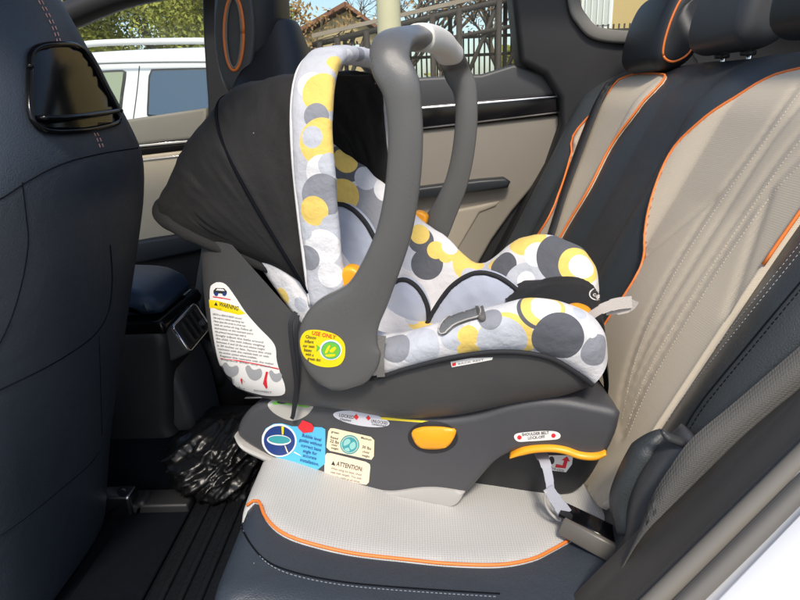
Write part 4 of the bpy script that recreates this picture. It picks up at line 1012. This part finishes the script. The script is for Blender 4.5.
PADC = [ # near outer flank
 (418, 346, 22, LGR), (395, 347, 16, MGR), (420, 324, 12, YEL), (412, 320, 7, LGR), (429, 366, 12, YEL), (455, 338, 15, LGR), (468, 336, 11, YEL), (468, 350, 11, YEL), (506, 341, 29, YEL), (502, 341, 25, LGR), (490, 318, 12, MGR), (508, 356, 12, WHT),
 (541, 306, 24, DGR), (543, 305, 22, YEL), (546, 306, 15, WHT), (558, 338, 26, DGR), (580, 312, 8, LGR), (597, 351, 17, MGR), (592, 330, 8, WHT), (578, 380, 11, DGR), (584, 390, 7, YEL), (470, 306, 9, LGR), (450, 316, 10, WHT), (395, 300, 14, LGR), (365, 300, 14, YEL),
 # far inner flank
 (412, 258, 13, LGR), (427, 264, 16, DGR), (421, 240, 13, DGR), (420, 234, 10, YEL), (436, 250, 9, YEL), (446, 255, 8, YEL), (457, 256, 8, YEL), (450, 246, 9, WHT), (468, 265, 16, YEL), (470, 276, 9, LGR), (489, 268, 9, LGR), (493, 264, 6, YEL),
 (503, 265, 14, DGR), (525, 283, 21, LGR), (526, 280, 9, WHT), (527, 239, 19, YEL), (537, 254, 13, WHT), (568, 256, 31, DGR), (580, 265, 21, YEL), (582, 266, 13, WHT), (603, 288, 12, LGR),
 (348, 162, 20, DGR), (346, 160, 13, YEL), (366, 215, 30, MGR), (342, 196, 17, YEL), (366, 178, 12, LGR), (330, 220, 16, MGR), (385, 190, 12, WHT), (290, 300, 14, WHT), (283, 296, 9, YEL), (300, 305, 8, LGR)]
rp_ = random.Random(4); filler = []
for _ in range(10): filler.append((rp_.uniform(300, 600), rp_.uniform(230, 380), rp_.uniform(8, 18), rp_.choice((LGR, WHT, BLU))))
pad = obj('padding', padgeo, spotted('dotted_fabric', (.62, .61, .62), circs(tmp, filler+PADC)), cr_)
pb = bvh(pad)
for s in (-1, 1):
    obj('hem', tube([sw(R2_[i][0], s*(H2[i][0]+.006), R2_[i][1]) for i in range(0, 48)], .0038, 8), M['piping_black'], pad)
# blue grey newborn insert: lobes on both inner flanks with black piping
def lobe(px, v, puff, name='newborn_insert', mirror=True):
    q = spl([uz(x, y, v) for x, y in px], 60, True); par = None; res = []
    for s in ((1, -1) if mirror else (1,)):
        cu = sum(p[0] for p in q)/60; cz = sum(p[1] for p in q)/60; rr_ = max(math.hypot(p[0]-cu, p[1]-cz) for p in q)
        vs = []; 
        def lf(a, b, s=s): 
            d = min(math.hypot(a-x, b-y) for x, y in q); return sw(a, s*v, b), -SV*s, puff*min(1, d/.03)**.5+.0015*noise.noise(V((a*60, b*60, s)))
        ins_ = obj(name, patch(q, .006, lf, .02), M['insert'], cr_)
        obj('piping', tube([sw(a, s*v-s*.004, b) for a, b in q+[q[0]]], .0048, 8), M['piping_black'], ins_); res.append(ins_)
    return res
lobe([(424, 335), (430, 318), (440, 301), (452, 286), (468, 275), (482, 272), (498, 276), (512, 285), (522, 297), (520, 320), (490, 345), (440, 350)], .095, .014, mirror=False)
lobe([(385, 330), (384, 300), (392, 284), (404, 279), (416, 285), (425, 298), (429, 315), (425, 340), (400, 348)], .10, .014, mirror=False)
lobe([(322, 262), (322, 225), (330, 207), (343, 204), (357, 212), (370, 228), (382, 255), (392, 290), (385, 320), (350, 320), (330, 300)], .105, .012, mirror=False)
# foot boot in black cloth
rows = []
for i in range(40):
    t = i/39; uu = .150+.165*t
    for_ = []
    zt = [(0, .845), (.2, .868), (.5, .888), (.75, .888), (.92, .865), (1.0, .80)]
    zz = spl(zt, 60); z = min(zz, key=lambda p: abs(p[0]-t))[1]
    hw = (.150-.035*t**3)
    for_ = [sw(uu-.03*abs(-1+2*j/40)**2*(t < .3), hw*(-1+2*j/40), z-.022*(-1+2*j/40)**2+.003*noise.noise(V((uu*22, j*.2, 0)))) for j in range(41)]
    rows.append(for_)
rows.append([p+V((0, 0, -.07)) for p in rows[-1]])
boot = obj('foot_cover', gridgeo(rows), M['cloth_black'], cr_)
bob = bvh(boot)
lg = obj('logo_badge', decal(ell(596, 294.5, 7.2, 6.2, 30), bob, .001, 2), M['white'], boot)
obj('print', decal(ell(596, 294.5, 6.0, 5.1, 30), bob, .0015, 2), M['ink'], lg)
obj('lettering', text_on([('c', 591.5, 297, 595, 297.4, 4.5), ('e', 595.5, 297.6, 600, 298, 4.5)], bob, .002), M['white'], lg, smooth=False)
obj('adjuster_button', slab(spl([uz(x, y, -.11) for x, y in ((568, 309), (578, 307), (589, 311), (592, 317), (586, 321), (574, 316))], 30, True), -.125, -.085, .008, sfn(0), 4), M['amber'], cr_)
bandv('pull_strap', [(583, 321, -.12), (592, 315, -.12), (602, 309, -.118), (616, 304, -.112), (632, 302, -.105)], -.11, [.006, .006, .0075, .0085, .0085], 'strap_beige', cr_)
bandv('pull_strap', [(606, 312, -.106), (618, 310, -.104), (630, 307, -.103), (635, 301, -.103)], -.1, [.005, .007, .006], 'strap_beige', cr_)
# grey shoulder strap end lying on the near rim
st = obj('strap_tab', decal(spl([(440, 331), (444, 324), (455, 317), (470, 312), (480, 310), (481, 318), (468, 322), (456, 327), (447, 334), (441, 335)], 44, True), pb, .004, 3, lift=lambda x, y: .002, skirt=.006), mat('grey_webbing', (.13, .135, .14), .7, bump=.4, bscale=500), cr_)
obj('edge_binding', tube(line_on(spl([(440, 331), (444, 324), (455, 317), (470, 312), (480, 310), (481, 318), (468, 322), (456, 327), (447, 334), (441, 335), (440, 331)], 50), pb, 50, .006), .0013, 6), M['rimgrey'], st)
obj('strap_loop', decal(spl([(477, 304), (482, 303), (486, 319), (480, 321)], 24, True), pb, .007, 3, skirt=.006), mat('brown_grey_webbing', (.10, .095, .09), .7), cr_)
# ---------------- canopy
HU, HZ = -.112, .935
ribs = [(88, .300, .202), (95, .303, .204), (103, .305, .207), (112, .312, .21), (119, .316, .211), (126, .310, .21), (134, .311, .208), (142, .314, .205), (150, .316, .198), (156, .328, .19), (161, .330, .182)]
NR = 70; RB = rs(ribs, NR); rows = []
def arch(ph, R, W, n, p=.48):
    out = []
    for k in range(n):
        th = math.pi*k/(n-1); c, s = math.cos(th), math.sin(th); rr = R*abs(s)**p; v = -W*math.copysign(abs(c)**p, c)
        out.append((HU+rr*math.cos(R_(ph)), v, HZ+rr*math.sin(R_(ph))))
    return out
NA = 90
for i, (ph, R, W) in enumerate(RB):
    row = []
    for k, (a, v, z) in enumerate(arch(ph, R, W, NA)):
        q = V((a*9, v*9, z*9)); wr = .009*noise.noise(q*1.3+V((3, 0, 0)))+.007*(.4-abs(noise.noise(V((ph*.10+k*.02, k*.055-ph*.02, 1)))))+.004*(.4-abs(noise.noise(V((ph*.22, k*.10, 5)))))
        s = math.sin(math.pi*k/(NA-1)); edge = min(1, s*2)
        row.append(sw(a+wr*.6*edge, v+math.copysign(wr, v)*edge, z+wr*edge))
    rows.append(row)
canopy = obj('canopy', gridgeo(rows), M['cloth_black'], cr_)
sol = canopy.modifiers.new('thickness', 'SOLIDIFY'); sol.thickness = .002; sol.offset = -1
hem = [sw(a, v, z) for a, v, z in arch(161, .332, .184, 80)]
obj('hem_roll', sweep(hem, (.3, .2, .9), [.006+.006*math.sin(math.pi*k/79)**.5+.0025*noise.noise(V((k*.3, 0, 0))) for k in range(80)], [.005+.004*math.sin(math.pi*k/79)**.5 for k in range(80)], 2.2, 12), M['cloth_black'], canopy)
for ph, R, W in ((119, .3175, .2125),):
    obj('seam', tube([sw(a, v*1.012, z) for a, v, z in arch(ph, R+.001, W, 80)], .0024, 6), M['seam'], canopy)
# trim band: dotted fabric arch in front of the canopy
bu = -.082; rows = []
def band_path(R, W, n, p=.47):
    out = []
    for k in range(n):
        th = math.pi*k/(n-1); c, s = math.cos(th), math.sin(th)
        out.append((-W*math.copysign(abs(c)**p, c), .915+R*abs(s)**p))
    return spl(out, n)
BP = band_path(.345, .212, 110)
pts = [sw(bu-.012*((z-.915)/.345)+.0, v, z) for v, z in BP]
hwid = [.0285+.002*noise.noise(V((k*.17, 0, 0))) for k in range(110)]
bgeo = sweep(pts, tuple(SU), hwid, [.0095+.0028*noise.noise(V((k*.42, 2, 0)))+.003*math.sin(math.pi*k/109) for k in range(110)], 2.8, 24)
tb2 = BVHTree.FromPolygons([V(v) for v in bgeo[0]], bgeo[1])
BC = [(310, 84, 14, WHT), (322, 92, 21, YEL), (338, 82, 15, LGR), (316, 116, 13, MGR), (322, 142, 24, YEL), (312, 137, 11, LGR), (322, 172, 17, WHT), (330, 165, 12, LGR), (322, 196, 22, MGR), (314, 211, 15, YEL), (334, 228, 14, LGR), (322, 248, 19, WHT), (308, 258, 13, MGR), (330, 275, 13, WHT), (338, 66, 12, YEL), (350, 58, 9, WHT), (362, 55, 9, MGR), (371, 54, 6, LGR), (305, 232, 8, LGR)]
band = obj('trim_band', bgeo, spotted('dotted_band_fabric', (.50, .51, .55), circs(tb2, BC)), canopy)
obj('piping', tube([p-SU*.0285 for p in pts], .0042, 8), M['piping_white'], canopy)
# ---------------- handle
HVV = .232
half = [(*uz(x, y, -HVV-.008), h_*.00141) for x, y, h_ in ((340, 389, 11), (339.5, 386, 22), (339, 380, 31), (338, 370, 38.5), (337.5, 358, 43), (337.5, 345, 44), (340.5, 333, 41), (346.5, 322, 35.5), (355, 311, 28), (364.5, 299, 22.7), (373, 283, 19.6), (382, 263, 17.8), (392, 236, 16.4), (399, 203, 15.7), (403, 168, 15.4), (404.2, 135, 15.2), (402.6, 108, 15.4), (399, 86, 16.8))]
full = [(u_, -HVV, z, a_, .0135) for u_, z, a_ in half]
full += [(.0305, -.228, 1.233, .0242, .0142), (.0275, -.215, 1.2505, .0245, .0150), (.0265, -.182, 1.262, .0235, .0158), (.029, -.125, 1.2695, .0205, .0165), (.033, -.065, 1.275, .0188, .0168)]
full = full+[(.033, 0, 1.277, .0185, .017)]+[(a, -b, c, d_, e) for a, b, c, d_, e in full[::-1]]
HP = spl(full, 200)
handle = obj('carry_handle', sweep([sw(a, b, c) for a, b, c, _, _ in HP], [tuple(SU)]*200, [p[3] for p in HP], [p[4] for p in HP], 3.6, 36, skew=.55), M['handle'], cr_, label=None)
gr_ = [p for p in HP if -.085 < p[1] < .175 and p[2] > 1.25]
obj('grip', sweep([sw(a, b, c) for a, b, c, _, _ in gr_], [tuple(SU)]*len(gr_), [p[3]+.0022 for p in gr_], [p[4]+.0022 for p in gr_], 2.6, 24), M['grip'], handle)
hdb = bvh(handle)
hsk = sticker('sticker', [(301, 338), (306, 331), (315, 329.5), (326, 331), (337, 335), (344, 342), (345.5, 350), (344, 359), (338, 365.5), (326, 367), (314, 364), (305, 357), (301, 347)], 'yellow', 50, handle, hdb, .001)
ink(hsk, ell(331, 349.5, 11.2, 10.2, 32), 'white', hdb, off=.0016); ink(hsk, ell(331.3, 349.8, 9.6, 8.9, 32), 'teal', hdb, off=.0019)
ink(hsk, ell(331.3, 349.8, 8.8, 8.1, 32), 'green', hdb, off=.0022)
ink(hsk, [(316.5, 343.5), (321, 347.5), (316.5, 351.5), (317.5, 347.5)], 'green', hdb, off=.0018)
words(hsk, [('USE ONLY', 312, 334, 336, 338.6, 4.0)], 'red', hdb, .0019)
words(hsk, [('Chicco', 306, 337.5, 316.5, 338.8, 3.2), ('infant', 305, 342, 314, 343, 3.2), ('car seat', 303.5, 346.3, 315, 347.4, 3.0), ('bases', 304.5, 350.5, 312, 351.5, 3.2), ('with a', 306, 354.8, 314, 355.9, 3.0), ('green dot', 308, 359.2, 321, 361, 3.2)], 'ink', hdb, .0019)
for q_ in ([(325.5, 352), (329, 345), (331, 345.5), (328, 352)], [(330, 350), (335, 346), (336.5, 348), (333, 352)], [(326, 354), (335.5, 353.5), (335, 355.5), (328, 356)]): ink(hsk, q_, 'yellow', hdb, 14, .0026)
# hub caps / amber canopy releases on both sides
for s in (-1, 1):
    q = [uz(x, y, -.205) for x, y in ((331, 308), (336, 288), (343, 270), (349, 265), (359, 268), (364, 278), (352, 308))]
    obj('release_tab', slab(spl(q, 40, True), s*.205-.012, s*.205+.012, .006, sfn(0), 4), M['amber'], cr_)
    hubq = ell(-.062, .858, .044, .044, 36)
    obj('hub', slab(hubq, s*.208-.014, s*.208+.014, .004, sfn(0), 3), M['plastic_black'], cr_)
# dark pocket behind the handle, side guard and grey binding of the pad end
obj('side_guard', decal(spl([(345, 380), (372, 374), (381, 371), (380, 336), (374, 345), (360, 362)], 40, True), shb, .006, 4, skirt=.004), M['plastic_black'], shell)
bandv('pad_binding', [(382, 336, -.228), (380, 352, -.23), (380, 365, -.231), (381, 377, -.228)], -.23, .0058, 'belt', cr_)
# red and white tag on the rim
tg = sticker('sticker', [(450.5, 361.5), (455, 359.8), (470, 357.8), (493, 357), (492, 359.5), (474, 363), (452, 367)], 'white', 0, shell, shb, .001)
ink(tg, [(452, 363), (456, 362), (456, 365), (452.5, 366)], 'red', shb)
words(tg, [('BACK REST', 458, 364.4, 484, 359.9, 1.8)], 'inkgrey', shb)
# warning sticker on the head end of the shell
wp = spl([(210.5, 289), (214, 283.5), (220, 282), (227, 285), (236, 297), (246, 312), (258, 326), (274.5, 344), (277, 360), (281, 374), (285, 385), (284, 394), (270, 395.5), (255, 393), (238, 387), (227, 377), (220, 364), (214.5, 340), (211, 312)], 90, True)
wst = sticker('sticker', wp, 'white', 0, shell, shb, .001)
ink(wst, [(209.6, 299.5), (217, 300.3), (229, 303.5), (237.5, 306.5), (246, 313.5), (239, 314.6), (225, 311.3), (210.3, 307.8)], 'yellow', shb)
words(wst, [('WARNING', 219.5, 305.6, 238.5, 310.4, 4.4)], 'ink', shb, .0017)
ink(wst, [(215, 304.9), (216.8, 301.7), (218.5, 305.6)], 'ink', shb, off=.0017)
ink(wst, [(214, 290.5), (216.5, 287.8), (224.5, 288), (227.5, 291.3), (227.3, 294), (214.2, 293.5)], 'ink', shb); ink(wst, [(216.5, 290.2), (218, 288.5), (224, 288.8), (225.5, 290.8)], 'white', shb, off=.0017)
for wx in (217, 225): ink(wst, ell(wx, 293.8, 1.9, 1.9, 14), 'nav', shb, off=.0018)
ink(wst, [(213.5, 296), (221, 297), (231, 299), (231, 300), (221, 298.2), (213.5, 297.2)], 'red', shb)
LN = ['DEATH or SERIOUS INJURY can occur', 'Use only in a vehicle seat facing rear', 'Never place this carrier in a front seat', 'with an active air bag. Follow all', 'instructions on this restraint and in', 'the printed manual kept with it.', 'Snugly adjust the belts around', 'the child. Use with infants weighing', 'between 4 and 22 lbs and whose height', 'is 30 inches or less. Secure this child', 'restraint with the vehicle belt or with', 'the anchor system where available.', 'Register this restraint with the maker', 'Replace after any crash.']
L = []
def wedge(y):
    xs = [p for p in wp]; l = 210.8+(max(0, y-308)*.13 if y < 345 else 4.8+(y-345)*.28); r = 238+(y-308)*1.02 if y < 344 else 274.5+(y-344)*.16
    return l+1.8, min(r, 281)-2.2
for i, tx in enumerate(LN):
    y = 314.5+i*3.45; a, b = wedge(y); f = (1, .96, .9, .98, .93, .7)[i % 6]; b = a+(b-a)*f; L.append((tx, a, y, b, y+(b-a)*.16, 1.9))
words(wst, L, 'inkgrey', shb, .0016)
ink(wst, [(221, 357.5), (240, 360), (260, 363.8), (279, 368), (279.3, 369.3), (260, 365), (240, 361.2), (221.2, 358.7)], 'red', shb)
M['seatgrey'] = mat('ink_light_grey', (.36, .36, .37), .5)
def seatpic(x, y, k): 
    ink(wst, [(x, y), (x+3*k, y-2*k), (x+6*k, y+1.5*k), (x+9*k, y+2.2*k), (x+13*k, y+1*k), (x+15*k, y+4*k), (x+14*k, y+9*k), (x+9*k, y+12*k), (x+4*k, y+10*k), (x+1*k, y+5*k)], 'seatgrey', shb, 34)
seatpic(223.5, 364, 1.05); seatpic(246, 367, 1.1); seatpic(269.5, 371.5, .85)
ink(wst, [(263.5, 383), (266.5, 371), (268.6, 371.3), (267.2, 379), (268, 387), (266.6, 388)], 'red', shb, off=.0018); ink(wst, [(241, 379), (242.2, 377.2), (243.2, 381), (242.6, 384)], 'red', shb, off=.0018)
words(wst, [('CORRECT', 233, 387.5, 245, 389.5, 1.8), ('INCORRECT', 254, 390.5, 272, 392.7, 1.8)], 'inkgrey', shb, .0016)
# black cord hanging from the canopy to the level window
cord = [(296, 312, -.225), (290.5, 322, -.235), (291, 340, -.235), (294, 365, -.228), (296, 385, -.215), (294.5, 402, -.20), (293, 415, -.19), (291.5, 419, -.186)]
bandv('loose_cord', cord, -.22, .0032, 'piping_black', cr_, .003, 50)
cord2 = [(298, 315, -.23), (296, 330, -.236), (296.5, 352, -.23), (297.5, 375, -.22), (296.5, 398, -.203), (293, 417, -.188)]
bandv('loose_cord', cord2, -.22, .0024, 'piping_black', cr_, .002, 50)
# belt guide straps under the shell
bandv('belt_guide', [(508, 394, -.15), (522, 391, -.15), (531, 403, -.155)], -.15, [.010], 'strap', base)
